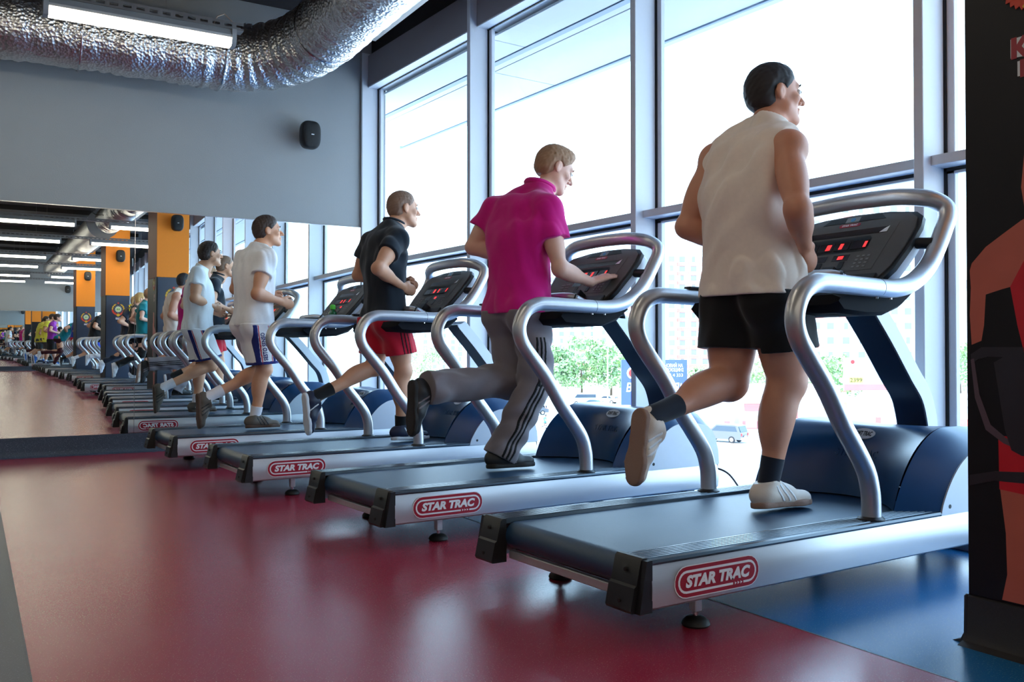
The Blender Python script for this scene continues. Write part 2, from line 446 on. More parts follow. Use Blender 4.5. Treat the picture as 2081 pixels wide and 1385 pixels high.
for u, v, z in ((0.16, 5.72, 3.31), (0.83, 4.9, 3.42)):
    q = inv @ (MR @ Vector((u, v, z)))
    ring = [q + (MR @ (Vector((0, math.cos(a), math.sin(a))) if v > 5.2 else Vector((math.cos(a), 0, math.sin(a)))) * (DR + 0.012)) for a in np.linspace(0, 2 * PI, 33)[:-1]]
    MB().tube(ring, 0.008, 6, closed=True).build('clamp_ring', M_chrome, t)
for v in (3.4, 0.4, -2.6):
    q = inv @ (MR @ Vector((0.82, v, 3.43)))
    MB().tube([q + Vector((0, 0, DR)), q + Vector((0, 0, CZ - 3.43))], 0.006, 6).build('hanger', M_tray, t)
tag(t, 'silver foil air duct bending from the grey wall to run above the treadmills', 'duct')
t = empty('air_duct', room(0.75, -9.5, 3.42), ROOM_ROT)
MB().tube([(0, 3.3, 0), (0, -10.0, 0)], 0.30, 32).build('pipe', M_foil, t)
MB().cyl((0, 3.30, 0), (0, 3.33, 0), 0.31, 32).build('end_grille', M_tray, t)
for v in (2, -3, -8): MB().tube([(0, v, 0.3), (0, v, 0.58)], 0.006, 6).build('hanger', M_tray, t)
tag(t, 'round silver air duct with a closed grille end, further along the ceiling in the mirror', 'duct')
# flat trunking beside the duct, under the dark slab edge
t = empty('cable_trunking', room(1.22, 0, 3.50), ROOM_ROT)
MB().bbox(-0.07, 0.07, -20.0, 5.05, -0.06, 0.06, 0.004).build('body', M_tray, t)
MB().bbox(-0.085, 0.085, -20.0, 5.06, 0.06, 0.075, 0.003).build('lid', M_beam, t)
for v in (4, 1, -2, -5, -8, -11, -14, -17): MB().tube([(0, v, 0.07), (0, v, 0.5)], 0.006, 6).build('hanger', M_tray, t)
tag(t, 'flat grey trunking running beside the foil duct', 'trunking')

rows = [4.32, 0.72, -2.9, -5.9, -9.8, -12.8, -16.6, -19.4]
def make_tray(u1):
    t = empty('cable_tray')
    b = MB(); u0 = -5.6
    for y in (-0.045, 0.045):
        b.box(u0, u1, y - 0.0015, y + 0.0015, 0.0, 0.012); b.box(u0, u1, y - 0.0015, y + 0.0015, 0.032, 0.05)
        u = u0
        while u < u1: b.box(u, u + 0.03, y - 0.0015, y + 0.0015, 0.012, 0.032); u += 0.08
    b.box(u0, u1, -0.045, 0.045, -0.002, 0.0)
    b.build('perforated_channel', M_tray, t)
    for u in (-4.8, -3.4, -1.9, -0.5, 1.45):
        if u > u1: continue
        MB().tube([(u, 0, 0.0), (u, 0, 0.93)], 0.0022, 5).build('hanger_wire', M_tray, t)
    return t
def make_lamp():
    t = empty('ceiling_lamp')
    L = 0.57
    pr = [(-0.05, 0.07), (-0.062, 0.03), (-0.055, 0.012), (0.055, 0.012), (0.062, 0.03), (0.05, 0.07)]
    MB().prism(pr, -L, L, lambda p, q, h: (h, p, q)).build('housing', M_lampbody, t)
    pd = [(-0.057, 0.012), (-0.05, -0.022), (-0.035, -0.036), (0.035, -0.036), (0.05, -0.022), (0.057, 0.012)]
    MB().prism(pd, -L + 0.012, L - 0.012, lambda p, q, h: (h, p, q)).build('diffuser', M_lamp, t)
    pe = [(-0.064, 0.072), (-0.066, 0.012), (-0.053, -0.026), (-0.036, -0.04), (0.036, -0.04), (0.053, -0.026), (0.066, 0.012), (0.064, 0.072)]
    for s in (-1, 1):
        MB().prism(pe, s * (L - 0.012), s * (L + 0.018), lambda p, q, h: (h, p, q)).build('end_cap', M_lampbody, t)
    return t
tray0 = make_tray(0.0); tray1 = make_tray(1.75); lamp0 = make_lamp(); nl = 0
for i, v in enumerate(rows):
    tr = tray0 if i == 0 else (tray1 if i == 1 else copy_tree(tray1))
    tr.location = room(0, v, 3.05); tr.rotation_euler = (0, 0, ROOM_ROT)
    where = 'in front of the grey end wall' if i == 0 else ('over the camera' if i == 1 else 'row %s of the mirrored ceiling' % ['one', 'two', 'three', 'four', 'five', 'six'][i - 2])
    tag(tr, 'perforated metal cable tray carrying the lamps %s' % where, 'cable tray', 'cable trays under the ceiling')
    us = [-0.64, -2.3, -3.9] + ([1.06] if i >= 2 else [])
    for j, u in enumerate(us):
        l = lamp0 if nl == 0 else copy_tree(lamp0); nl += 1
        l.location = room(u, v, 2.975); l.rotation_euler = (0, 0, ROOM_ROT)
        if i == 0:
            lab = ['long fluorescent lamp hanging in front of the silver duct', 'fluorescent lamp left of the frame, on the tray by the end wall', 'fluorescent lamp far left of the frame, on the tray by the end wall'][j]
        elif i == 1: lab = ['fluorescent lamp above the camera, nearest the treadmills', 'fluorescent lamp above the camera, middle of three', 'fluorescent lamp above the camera, nearest the left wall'][j]
        else:
            rw = ['first (nearest)', 'second', 'third', 'fourth', 'fifth', 'sixth (farthest)'][i - 2]
            lab = 'fluorescent lamp in the mirror, %s row, %s' % (rw, ['right end of the long line', 'middle of the long line', 'left end of the long line', 'beside the orange pillars'][j])
        tag(l, lab, 'lamp', 'fluorescent ceiling lamps')
w = MB().tube([room(-0.2, 4.32, 3.06), room(-0.17, 4.31, 3.13), room(-0.12, 4.32, 3.16), room(-0.07, 4.32, 3.12), room(-0.06, 4.32, 3.03)], 0.004, 6)
tag(w.build('wire_loop', mat('beige wire', srgb(170, 140, 120), 0.5)), 'small beige wire loop sticking up from the lamp tray', 'wire')
for k, (pa, lab) in enumerate((([room(0.1, 4.2, 3.99), room(0.0, 4.05, 3.75), room(0.08, 3.9, 3.5), room(0.16, 4.1, 3.35)], 'black cable hanging from the dark ceiling left of the duct bend'),
                               ([room(0.3, -4.2, 3.99), room(0.2, -4.0, 3.6), room(0.3, -3.7, 3.3), room(0.45, -3.5, 3.25)], 'black cable loop by the duct, seen in the mirror'))):
    tag(MB().tube(smooth_path(pa, 8), 0.006, 6).build('hanging_cable', M_cable), lab, 'cable')

# ------------------------------------------------------------------ pillars with orange paint, posters and emblem
M_navy = mat('poster navy', srgb(46, 54, 72), 0.35)
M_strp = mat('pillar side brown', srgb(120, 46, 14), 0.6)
M_post = mat('poster black', srgb(16, 12, 20), 0.5, spec=0.3, var=0.2, scale=3)
M_gold = mat('emblem gold', srgb(222, 170, 40), 0.5); M_goldd = mat('emblem dark gold', srgb(176, 124, 30), 0.5)
M_ered = mat('emblem red', srgb(214, 60, 34), 0.5); M_ebk = mat('emblem black', srgb(24, 24, 28), 0.5)
M_egrn = mat('emblem pale green', srgb(196, 210, 140), 0.5); M_wht2 = mat('emblem white', srgb(228, 224, 220), 0.5)
def emblem(parent, fn, R=0.12):
    """wreath, ribbon, ring and star laid on a wall; fn(a, b, h) -> local point (a right, b up, h out of the wall)"""
    e = None
    disc = [(0.46 * R * math.cos(w), 0.46 * R * math.sin(w)) for w in np.linspace(0, 2 * PI, 25)[:-1]]
    e = MB().prism([(1.33 * p, 1.33 * q) for p, q in disc], 0.0, 0.003, fn).build('emblem', M_ebk, parent)
    MB().prism([(0.94 * p, 0.94 * q) for p, q in disc], 0.003, 0.0042, fn).build('emblem_disc', M_wht2, e)
    MB().prism([(0.80 * p, 0.80 * q) for p, q in disc], 0.0042, 0.005, fn).build('emblem_disc', M_egrn, e)
    b = MB()
    for w in np.linspace(0, 2 * PI, 15)[:-1]:
        c, s = math.cos(w), math.sin(w); r0, r1 = 0.48 * R, 0.57 * R
        b.prism([(r0 * c - 0.012 * R * s * 3, r0 * s + 0.012 * R * c * 3), (r1 * c - 0.036 * R * s, r1 * s + 0.036 * R * c), (r1 * c + 0.036 * R * s, r1 * s - 0.036 * R * c), (r0 * c + 0.036 * R * s, r0 * s - 0.036 * R * c)], 0.003, 0.0045, fn)
    b.build('emblem_ring_mark', M_wht2, e)
    # barbell in the middle
    b = MB(); b.prism([(-0.2 * R, -0.03 * R), (0.2 * R, -0.03 * R), (0.2 * R, 0.03 * R), (-0.2 * R, 0.03 * R)], 0.005, 0.006, fn)
    for s in (-1, 1): b.prism([(s * 0.13 * R, -0.12 * R), (s * 0.19 * R, -0.12 * R), (s * 0.19 * R, 0.12 * R), (s * 0.13 * R, 0.12 * R)], 0.005, 0.006, fn)
    b.build('emblem_barbell', M_ebk, e)
    for s in (-1, 1):
        for k, w in enumerate(np.linspace(-1.25, 1.05, 13)):
            c, q = math.cos(w) * s, math.sin(w); rr = R * 0.83
            red = k < 6
            tx, ty = -math.sin(w) * s, math.cos(w)
            px, py = c * rr, q * rr
            a, bb = 0.13 * R, (0.20 if red else 0.15) * R
            pts = [(px - tx * a, py - ty * a), (px + c * bb, py + q * bb), (px + tx * a * 1.5, py + ty * a * 1.5), (px - c * bb * 0.8, py - q * bb * 0.8)]
            MB().prism(pts, 0.001 + 0.0004 * (k % 2), 0.004 + 0.0004 * (k % 2), fn).build('ribbon_fold' if red else 'wheat_ear', M_ered if red else (M_gold if k % 2 else M_goldd), e)
    MB().prism([(0, -0.62 * R), (0.30 * R, -0.88 * R), (0.12 * R, -1.12 * R), (-0.12 * R, -1.12 * R), (-0.30 * R, -0.88 * R)], 0.002, 0.005, fn).build('ribbon_knot', M_gold, e)
    st = [((0.19 if k % 2 == 0 else 0.085) * R * math.sin(k * PI / 5), 0.98 * R + (0.19 if k % 2 == 0 else 0.085) * R * math.cos(k * PI / 5)) for k in range(10)]
    MB().prism(st, 0.001, 0.005, fn).build('emblem_star', M_ered, e)
    return e
def superell(r, n1=0.6, seg=20, rows=14):
    vs = []
    sg = lambda x, p: math.copysign(abs(x) ** p, x)
    R = []
    for i in range(rows + 1):
        ph = -PI / 2 + PI * i / rows; row = []
        for k in range(seg + 1):
            w = 2 * PI * k / seg
            row.append((r[0] * sg(math.cos(ph), n1) * sg(math.cos(w), n1), r[1] * sg(math.cos(ph), n1) * sg(math.sin(w), n1), r[2] * sg(math.sin(ph), n1)))
        R.append(row)
    return R
def make_speaker():
    """faces -y, wall behind at +y = 0.14"""
    t = empty('wall_speaker')
    b = MB().grid(superell((0.092, 0.075, 0.128), 0.62)); b.build('cabinet', M_black, t, 60)
    b = MB().grid([[(x * 0.93, y * 0.6 - 0.036, z * 0.94) for x, y, z in row] for row in superell((0.092, 0.075, 0.128), 0.62)]); b.build('grille', mat('speaker grille', srgb(24, 24, 26), 0.75, bump=0.6, bscale=900), t, 60)
    MB().bbox(-0.013, 0.013, -0.0845, -0.079, -0.013, -0.005, 0.001).build('maker_plate', M_white, t)
    MB().bbox(-0.03, 0.03, 0.05, 0.14, -0.04, 0.04, 0.006).build('bracket', M_black, t)
    MB().bbox(-0.045, 0.045, 0.13, 0.141, -0.06, 0.06, 0.003).build('wall_plate', M_black, t)
    return t
spk = make_speaker()
P0 = Vector((-0.107, 6.209, 0))
q = room(-0.496 + 1.554, VW - 0.14, 2.833); spk.location = q; spk.rotation_euler = (0, 0, ROOM_ROT)
tag(spk, 'black oval loudspeaker mounted high on the grey end wall', 'speaker')
PW, PD = 0.475, 0.80
pill = [(0.83, -0.485, 'nearest orange pillar, at the right edge'), (0.44, -6.6, 'second orange pillar in the mirror'), (0.06, -13.2, 'third orange pillar in the mirror')]
for i, (x, y, nm) in enumerate(pill):
    t = empty('pillar', (x, y, 0), ROOM_ROT)          # origin: room-side corner of the +v face
    MB().box(0, PW, -PD, 0, 0.0, 1.955, None).build('shaft', M_post, t)
    MB().box(0.0, PW, -PD, 0, 1.955, CZ).build('orange_shaft', M_orange, t)
    MB().box(-0.004, 0.0, -PD, 0, 1.955, CZ).build('brown_side', M_strp, t)  # thin sheet, browner and darker than the orange shaft
    MB().bbox(0.012, PW - 0.006, 0.0, 0.006, 0.14, 1.95, 0.002).build('front_poster', M_navy, t)
    pr = [(0.0, 0.0), (-0.045, 0.0), (-0.02, 0.01), (-0.010, 0.03), (-0.008, 0.136), (0.0, 0.14)]
    MB().prism(pr, -PD, 0.008, lambda p, q, h: (p, h, q)).build('side_skirting', mat('pillar skirting', srgb(40, 36, 38), 0.55, scale=300, var=0.5), t)
    MB().prism(pr, -0.01, PW, lambda p, q, h: (h, -p, q)).build('front_skirting', mat('pillar skirting', srgb(40, 36, 38), 0.55), t)
    cx = 0.25
    emblem(t, lambda a, bb, h: (cx - a, 0.006 + h, 1.66 + bb), 0.135)
    MB().box(cx - 0.05, cx + 0.05, 0.006, 0.009, 1.445, 1.485).build('caption_plate', M_white, t)
    MB().box(cx - 0.045, cx + 0.045, 0.009, 0.010, 1.465, 1.478).build('caption_bar', M_badge, t)
    tag(t, nm + (', black poster side towards the room' if i == 0 else ', with navy emblem panel and loudspeaker'), 'pillar', 'orange pillars beside the treadmills')
    s = copy_tree(spk); c, sn = math.cos(TH), math.sin(TH)
    M = Matrix.Translation((x, y, 0)) @ Matrix.Rotation(ROOM_ROT, 4, 'Z')
    s.location = M @ Vector((0.27, 0.14, 2.79)); s.rotation_euler = (0, 0, PI + ROOM_ROT)
    tag(s, 'black oval loudspeaker on the %s' % nm.replace(', at the right edge', ' seen in the mirror'), 'speaker', 'loudspeakers')
s = copy_tree(spk); s.location = room(0.08, VF + 0.14, 2.80) + Vector((1.18, 0, 0)); s.rotation_euler = (0, 0, PI + ROOM_ROT)
tag(s, 'small black loudspeaker on the grey opposite wall, seen in the mirror', 'speaker', 'loudspeakers')
spk['group'] = 'loudspeakers'

# printed poster on the near pillar's side: (y, z) outlines in the plane of that face
pt = empty('wall_poster', (0.83, -0.485, 0), ROOM_ROT)
MB().box(-0.006, -0.0005, -PD + 0.004, -0.004, 0.145, 1.95).build('sheet', M_post, pt)
def print_shape(name, pts, m, h):
    P = [(max(-PD + 0.01, min(-0.006, y + 0.485)), z) for y, z in pts]
    o = MB().prism(P, -0.006 - h, -0.0061, lambda p, q, hh: (hh, p, q)).build(name, m, pt); return o
M_pskin = mat('print skin', srgb(196, 100, 82), 0.35, scale=6, var=0.18); M_pred = mat('print red', srgb(206, 24, 40), 0.3, var=0.15, scale=8)
M_pdark = mat('print charcoal', srgb(44, 36, 44), 0.3); M_pgrey = mat('print grey', srgb(92, 72, 82), 0.3)
print_shape('printed_leg', [(-0.582, 0.46), (-0.72, 0.45), (-0.70, 0.148), (-0.586, 0.148), (-0.601, 0.22), (-0.598, 0.334)], M_pskin, 0.0006)
print_shape('printed_shorts', [(-0.579, 0.60), (-0.72, 0.60), (-0.72, 0.44), (-0.581, 0.452)], M_pred, 0.0009)
print_shape('printed_forearm', [(-0.502, 1.02), (-0.525, 1.00), (-0.546, 1.0), (-0.54, 0.908), (-0.532, 0.864), (-0.503, 0.853), (-0.498, 0.938)], M_pskin, 0.0006)
print_shape('printed_arm', [(-0.78, 1.25), (-0.646, 1.189), (-0.598, 1.16), (-0.547, 1.128), (-0.505, 1.085), (-0.499, 1.065), (-0.502, 1.014), (-0.525, 0.991), (-0.546, 0.994), (-0.592, 1.006), (-0.616, 1.011), (-0.66, 0.978), (-0.78, 1.0)], M_pskin, 0.0009)
print_shape('printed_vest', [(-0.616, 1.011), (-0.66, 1.09), (-0.78, 1.06), (-0.78, 0.72), (-0.66, 0.80), (-0.635, 0.905)], M_pred, 0.0012)
print_shape('printed_machine_top', [(-0.5, 0.826), (-0.533, 0.846), (-0.74, 0.845), (-0.74, 0.815), (-0.548, 0.819), (-0.52, 0.811), (-0.503, 0.797)], M_pdark, 0.0012)
print_shape('printed_handle', [(-0.5, 0.811), (-0.51, 0.814), (-0.525, 0.713), (-0.557, 0.629), (-0.6, 0.596), (-0.64, 0.577), (-0.636, 0.566), (-0.594, 0.58), (-0.543, 0.614), (-0.512, 0.702)], M_pgrey, 0.0014)
print_shape('printed_shroud', [(-0.568, 0.803), (-0.602, 0.822), (-0.74, 0.822), (-0.74, 0.56), (-0.645, 0.55), (-0.616, 0.563), (-0.598, 0.618)], M_pdark, 0.0016)
print_shape('printed_bar', [(-0.495, 0.482), (-0.566, 0.500), (-0.72, 0.512), (-0.72, 0.478), (-0.566, 0.474), (-0.494, 0.452)], M_pdark, 0.0018)
print_shape('printed_neck', [(-0.648, 1.28), (-0.66, 1.40), (-0.75, 1.42), (-0.75, 1.20), (-0.66, 1.2)], M_pskin, 0.0007)
for (pts, ch, cy, cz, sz) in (([(-0.622, 1.691), (-0.686, 1.692), (-0.686, 1.634), (-0.622, 1.639)], '\u041a', -0.650, 1.664, 0.055),
                              ([(-0.641, 1.626), (-0.70, 1.626), (-0.70, 1.58), (-0.641, 1.585)], '\u041f', -0.668, 1.604, 0.045)):
    print_shape('slogan_box', pts, M_white, 0.0012)
    me = text_mesh(ch, sz * 1.25, 0, 0.004 * sz / 0.05, 0.0006, M_badge)
    o = link('slogan_letter', me, pt); o.matrix_local = Matrix.Translation((-0.0078, cy + 0.485, cz)) @ Matrix(((0, 0, -1, 0), (-1, 0, 0, 0), (0, 1, 0, 0), (0, 0, 0, 1)))
emblem(pt, lambda a, bb, h: (-0.006 - h, -0.20 - a, 1.852 + bb), 0.092)
tag(pt, 'dark printed poster of an athlete on the near pillar at the right edge', 'poster')
# ------------------------------------------------------------------ treadmills (local: x forward from the rear end, y from right side to left side)
TW = 0.867
def badge(parent, side):
    """side 0 = right (faces -y), 1 = left (faces +y)"""
    cx, cz, L, H = 0.258, 0.170, 0.352, 0.094
    yy = -0.012 if side == 0 else TW + 0.012
    sg = -1 if side == 0 else 1
    fn = lambda a, b, h: (cx - sg * a, yy + sg * h, cz + b)      # a right as read from outside
    def stad(l, h, n=10):
        r = h / 2; c = l / 2 - r
        return [(c + r * math.cos(w), r * math.sin(w)) for w in np.linspace(-PI / 2, PI / 2, n)] + [(-c + r * math.cos(w), r * math.sin(w)) for w in np.linspace(PI / 2, 3 * PI / 2, n)]
    e = MB().prism(stad(L, H), 0, 0.0012, fn).build('badge', M_white, parent)
    MB().prism(stad(L - 0.006, H - 0.006), 0.0012, 0.0018, fn).build('badge_field', M_badge, e)
    MB().prism(stad(L - 0.028, H - 0.028), 0.0018, 0.0023, fn).build('badge_ring', M_white, e)
    MB().prism(stad(L - 0.042, H - 0.042), 0.0023, 0.0028, fn).build('badge_field', M_badge, e)
    MB().box(min(fn(0.062, 0, 0)[0], fn(0.105, 0, 0)[0]), max(fn(0.062, 0, 0)[0], fn(0.105, 0, 0)[0]), min(yy + sg * 0.0023, yy + sg * 0.0029), max(yy + sg * 0.0023, yy + sg * 0.0029), cz - 0.035, cz - 0.024).build('badge_gap', M_badge, e)
    b = MB()
    for k in range(3):
        a0 = 0.068 + 0.012 * k
        b.prism([(a0, -0.0335), (a0 + 0.008, -0.029), (a0, -0.0245)], 0.0029, 0.0034, fn)
    b.build('badge_arrows', M_white, e)
    me = text_mesh('STAR TRAC', 0.05, 0.22, 0.0026, 0.0005, M_white, width=0.268, spacing=1.0)
    co = np.zeros(len(me.vertices) * 3); me.vertices.foreach_get('co', co); co = co.reshape(-1, 3)
    co[:, 1] *= 0.036 / (co[:, 1].max() - co[:, 1].min())
    out = np.array([fn(p[0], p[1] + 0.001, 0.0034 + p[2]) for p in co]); me.vertices.foreach_set('co', out.ravel()); me.update()
    if side == 0 or True: me.flip_normals() if False else None
    link('badge_lettering', me, e)

def make_treadmill():
    t = empty('treadmill')
    # side rails: slightly bulging aluminium panels
    pr = [(0.004, 0.1045), (-0.006, 0.112), (-0.011, 0.14), (-0.012, 0.17), (-0.009, 0.20), (0.0, 0.231), (0.03, 0.231), (0.03, 0.1045)]
    for s in (0, 1):
        f = (lambda p, q, h: (h, p, q)) if s == 0 else (lambda p, q, h: (h, TW - p, q))
        MB().prism(pr, 0.0, 1.945, f).build('side_panel', M_silver, t)
        # ribbed foot rail with a rounded outer edge
        rp = [(-0.004, 0.2312), (-0.008, 0.238), (-0.003, 0.2455), (0.006, 0.248)]
        for k in range(6):
            y = 0.016 + k * 0.0155
            rp += [(y, 0.2455), (y + 0.003, 0.2485), (y + 0.009, 0.2485), (y + 0.012, 0.2455)]
        rp += [(0.112, 0.247), (0.114, 0.231)]
        MB().prism(rp, -0.004, 1.42, f).build('foot_rail', M_rail, t, 25)
        badge(t, s)
        # rear end cap with two bolts
        cp = [(0.002, 0.100), (-0.056, 0.100), (-0.060, 0.108), (-0.046, 0.170), (-0.038, 0.176), (-0.022, 0.243), (-0.014, 0.2505), (0.002, 0.2505)]
        y0, y1 = (-0.010, 0.124)
        g = (lambda p, q, h: (p, h, q)) if s == 0 else (lambda p, q, h: (p, TW - h, q))
        c = MB().prism(cp, y0 + 0.022, y1, g).build('end_cap', M_black, t)
        cp2 = [(0.002, 0.101), (-0.045, 0.101), (-0.018, 0.246), (0.002, 0.248)]
        MB().prism(cp2, y0, y0 + 0.022, g).build('end_cap_wing', M_black, c)
        for bx, bz in ((-0.030, 0.214), (-0.0535, 0.128)):
            a = g(bx + 0.004, bz, y0 + 0.075); bb = g(bx - 0.006, bz, y0 + 0.075)
            MB().cyl(a, bb, 0.006, 10).build('bolt', M_rubber, c)
    # running belt over the rear roller
    bp = [(1.56, 0.2365), (0.045, 0.2365)] + [(0.045 - 0.047 * math.sin(w), 0.1895 + 0.047 * math.cos(w)) for w in np.linspace(0.2, PI, 12)] + [(1.4, 0.1425), (1.4, 0.146), (0.05, 0.146), (0.05, 0.23), (1.56, 0.23)]
    MB().prism(bp, 0.120, TW - 0.120, lambda p, q, h: (p, h, q)).build('running_belt', M_belt, t)
    MB().cyl((0.045, 0.125, 0.1895), (0.045, TW - 0.125, 0.1895), 0.045, 24).build('rear_roller', M_black, t)
    MB().bbox(0.02, 0.045, 0.11, TW - 0.11, 0.108, 0.136, 0.003).build('cross_bar', M_silver, t)
    MB().bbox(0.1, 1.90, 0.03, TW - 0.03, 0.112, 0.142, 0.004).build('deck_frame', M_black, t)
    # feet and wheels
    for y in (0.0857, TW - 0.0857):
        f = MB().bbox(0.249, 0.278, y - 0.014, y + 0.014, 0.045, 0.112, 0.002).build('foot_post', M_silver, t)
        MB().cyl((0.2635, y, 0.02), (0.2635, y, 0.05), 0.008, 10).build('thread', M_chrome, f)
        MB().lathe([(0.0, 0.0), (0.040, 0.0), (0.044, 0.006), (0.040, 0.016), (0.028, 0.026), (0.012, 0.030), (0.0, 0.030)], 24, Matrix.Translation((0.2635, y, 0))).build('foot_pad', M_rubber, f)
        yy = 0.05 if y < 0.4 else TW - 0.05
        w = MB().lathe([(0.0, -0.018), (0.036, -0.018), (0.05, -0.012), (0.052, 0), (0.05, 0.012), (0.036, 0.018), (0.0, 0.018)], 26, Matrix.Translation((1.77, yy, 0.053)) @ Matrix.Rotation(PI / 2, 4, 'X')).build('wheel', M_rubber, t)
        MB().cyl((1.77, yy - 0.024, 0.053), (1.77, yy + 0.024, 0.053), 0.013, 12).build('axle', M_chrome, w)
        b = MB()
        for k in range(5):
            a = 2 * PI * k / 5
            b.tube([(1.77 + 0.012 * math.cos(a), yy - 0.020, 0.053 + 0.012 * math.sin(a)), (1.77 + 0.04 * math.cos(a), yy - 0.0185, 0.053 + 0.04 * math.sin(a))], 0.004, 6)
        b.build('wheel_spokes', M_cover, w)
        MB().bbox(1.74, 1.80, yy - 0.028, yy + 0.028, 0.09, 0.118, 0.003).build('wheel_bracket', M_black, w)
    # motor hood: scooped rear face, side shoulders
    ys = [0.0, 0.05, 0.10]
    mid = [0.100001] + list(np.linspace(0.14, TW - 0.14, 14)) + [TW - 0.100001]
    cols = [('s', y) for y in ys]
    def prof_at(y):
        yc = abs(y - TW / 2); e = TW / 2 - 0.10
        if yc <= e + 1e-6:
            k = (yc / e) ** 2
            xb = 1.495 - 0.211 * k; xt = 1.63 - 0.02 * k; zt = 0.528 + 0.014 * k; bulge = 0.55 - 0.20 * (1 - k)
        else:
            k = (yc - e) / 0.10
            xb = 1.284 + 0.136 * k; xt = 1.61 + 0.06 * k; zt = 0.542 - 0.082 * k ** 1.4; bulge = 0.35
        pts = []
        n = 14
        for i in range(n + 1):
            a = i / n * PI / 2
            cx = 1 - math.cos(a); sx = math.sin(a)
            x = xb + (xt - xb) * (bulge * cx + (1 - bulge) * (i / n)); z = 0.244 + (zt - 0.244) * (bulge * sx + (1 - bulge) * (1 - (1 - i / n) ** 1.7))
            pts.append((x, y, z))
        for x, f in ((1.72, 1.0), (1.80, 0.985), (1.86, 0.93), (1.90, 0.82), (1.93, 0.62), (1.95, 0.30), (1.955, 0.0)):
            x2 = max(x, xt + 0.01)
            pts.append((x2, y, 0.232 + (zt - 0.232) * f))
        return pts
    for y0c, nm in ((None, 'motor_hood'),):
        MB().grid([prof_at(y) for y in mid]).build('motor_hood', M_hood, t, 50)
    MB().grid([prof_at(y) for y in (0.0, 0.03, 0.06, 0.0999)]).build('hood_shoulder', M_hood, t, 50)
    MB().grid([prof_at(y) for y in (TW - 0.0999, TW - 0.06, TW - 0.03, TW)]).build('hood_shoulder', M_hood, t, 50)
    sc = [(1.42, 0.232)] + [(p[0], p[2]) for p in prof_at(0.0)[1:]]
    for s in (0, 1):
        y0, y1 = (-0.006, 0.004) if s == 0 else (TW - 0.004, TW + 0.006)
        c = MB().prism([(x, z + 0.0) for x, z in sc], y0, y1, lambda p, q, h: (p, h, q)).build('side_cover', M_cover, t)
        yy = -0.007 if s == 0 else TW + 0.007
        MB().cyl((1.475, yy, 0.262), (1.475, yy + (0.004 if s == 0 else -0.004), 0.262), 0.008, 10).build('screw', M_rubber, c)
    MB().bbox(1.93, 1.956, 0.0, TW, 0.11, 0.232, 0.004).build('front_panel', M_black, t)
    # oval plate and embossed name on the scooped face
    pl = []
    def hood_pt(y, fr):
        P = prof_at(y); i = fr * 14; k = int(i); f = i - k
        a, b = P[k], P[min(k + 1, 14)]
        return Vector([a[j] + (b[j] - a[j]) * f for j in range(3)])
    c0 = hood_pt(TW / 2, 0.70); d1 = (hood_pt(TW / 2, 0.78) - hood_pt(TW / 2, 0.62)).normalized(); nrm = Vector((0, -1, 0)).cross(d1) * -1
    if nrm.x > 0: nrm = -nrm
    oval = [c0 + Vector((0, -1, 0)) * 0.055 * math.cos(w) + d1 * 0.026 * math.sin(w) for w in np.linspace(0, 2 * PI, 28)[:-1]]
    b = MB(); n = len(oval); b.add([p + nrm * 0.004 for p in oval] + [p - nrm * 0.004 for p in oval], [tuple(range(n)), tuple(range(n, 2 * n))[::-1]] + [(i, (i + 1) % n, n + (i + 1) % n, n + i) for i in range(n)])
    op = b.build('oval_plate', M_cover, t)
    me = text_mesh('SOFT TRAC', 0.03, 0.2, 0.0008, 0.0004, M_black, width=0.082)
    R = Matrix((Vector((0, -1, 0)), d1, nrm)).transposed().to_4x4()
    o = link('oval_lettering', me, op); o.matrix_local = Matrix.Translation(c0 + nrm * 0.005) @ R
    c1 = hood_pt(TW / 2, 0.42); d2 = (hood_pt(TW / 2, 0.5) - hood_pt(TW / 2, 0.34)).normalized(); n2 = d2.cross(Vector((0, -1, 0))); n2 = n2 if n2.x < 0 else -n2
    me = text_mesh('STAR TRAC', 0.045, 0.2, 0.0008, 0.0012, M_hood, width=0.20)
    co = np.zeros(len(me.vertices) * 3); me.vertices.foreach_get('co', co); co = co.reshape(-1, 3)
    out = []
    for p in co:
        fr = 0.42 + p[1] / 0.34
        y = TW / 2 - p[0]; q = hood_pt(y, max(0.1, min(0.9, fr))); out.append(q + n2 * (0.001 + p[2] + 0.0012))
    me.vertices.foreach_set('co', np.array([tuple(v) for v in out]).ravel()); me.update()
    link('embossed_lettering', me, t)
    # mast: dark rear cover on a light curved post
    mc = smooth_path([(1.53, 0, 1.03), (1.545, 0, 1.0), (1.67, 0, 0.866), (1.80, 0, 0.715), (1.880, 0, 0.625), (1.915, 0, 0.53), (1.915, 0, 0.50)], 5)
    def ribbon(off0, off1, y0, y1):
        P = []
        n = len(mc)
        for i, p in enumerate(mc):
            d = (mc[min(i + 1, n - 1)] - mc[max(i - 1, 0)]).normalized(); nn = Vector((-d.z, 0, d.x)); nn = nn if nn.x < 0 else -nn
            a = p - nn * off0; c = p - nn * off1
            P.append([(a.x, y0, a.z), (a.x, y1, a.z), (c.x, y1, c.z), (c.x, y0, c.z), (a.x, y0, a.z)])
        b = MB().grid(P); b.add([p for p in P[0][:4]], [(0, 1, 2, 3)]); b.add([p for p in P[-1][:4]], [(3, 2, 1, 0)]); return b
    ma = ribbon(0.004, 0.075, 0.358, 0.508).build('mast', M_cover, t)
    ribbon(0.0, 0.012, 0.364, 0.502).build('mast_rear_cover', M_mast, ma)
    # handrail: one bent tube from the right foot over the console to the left foot
    yR = 0.043; yL = TW - 0.043
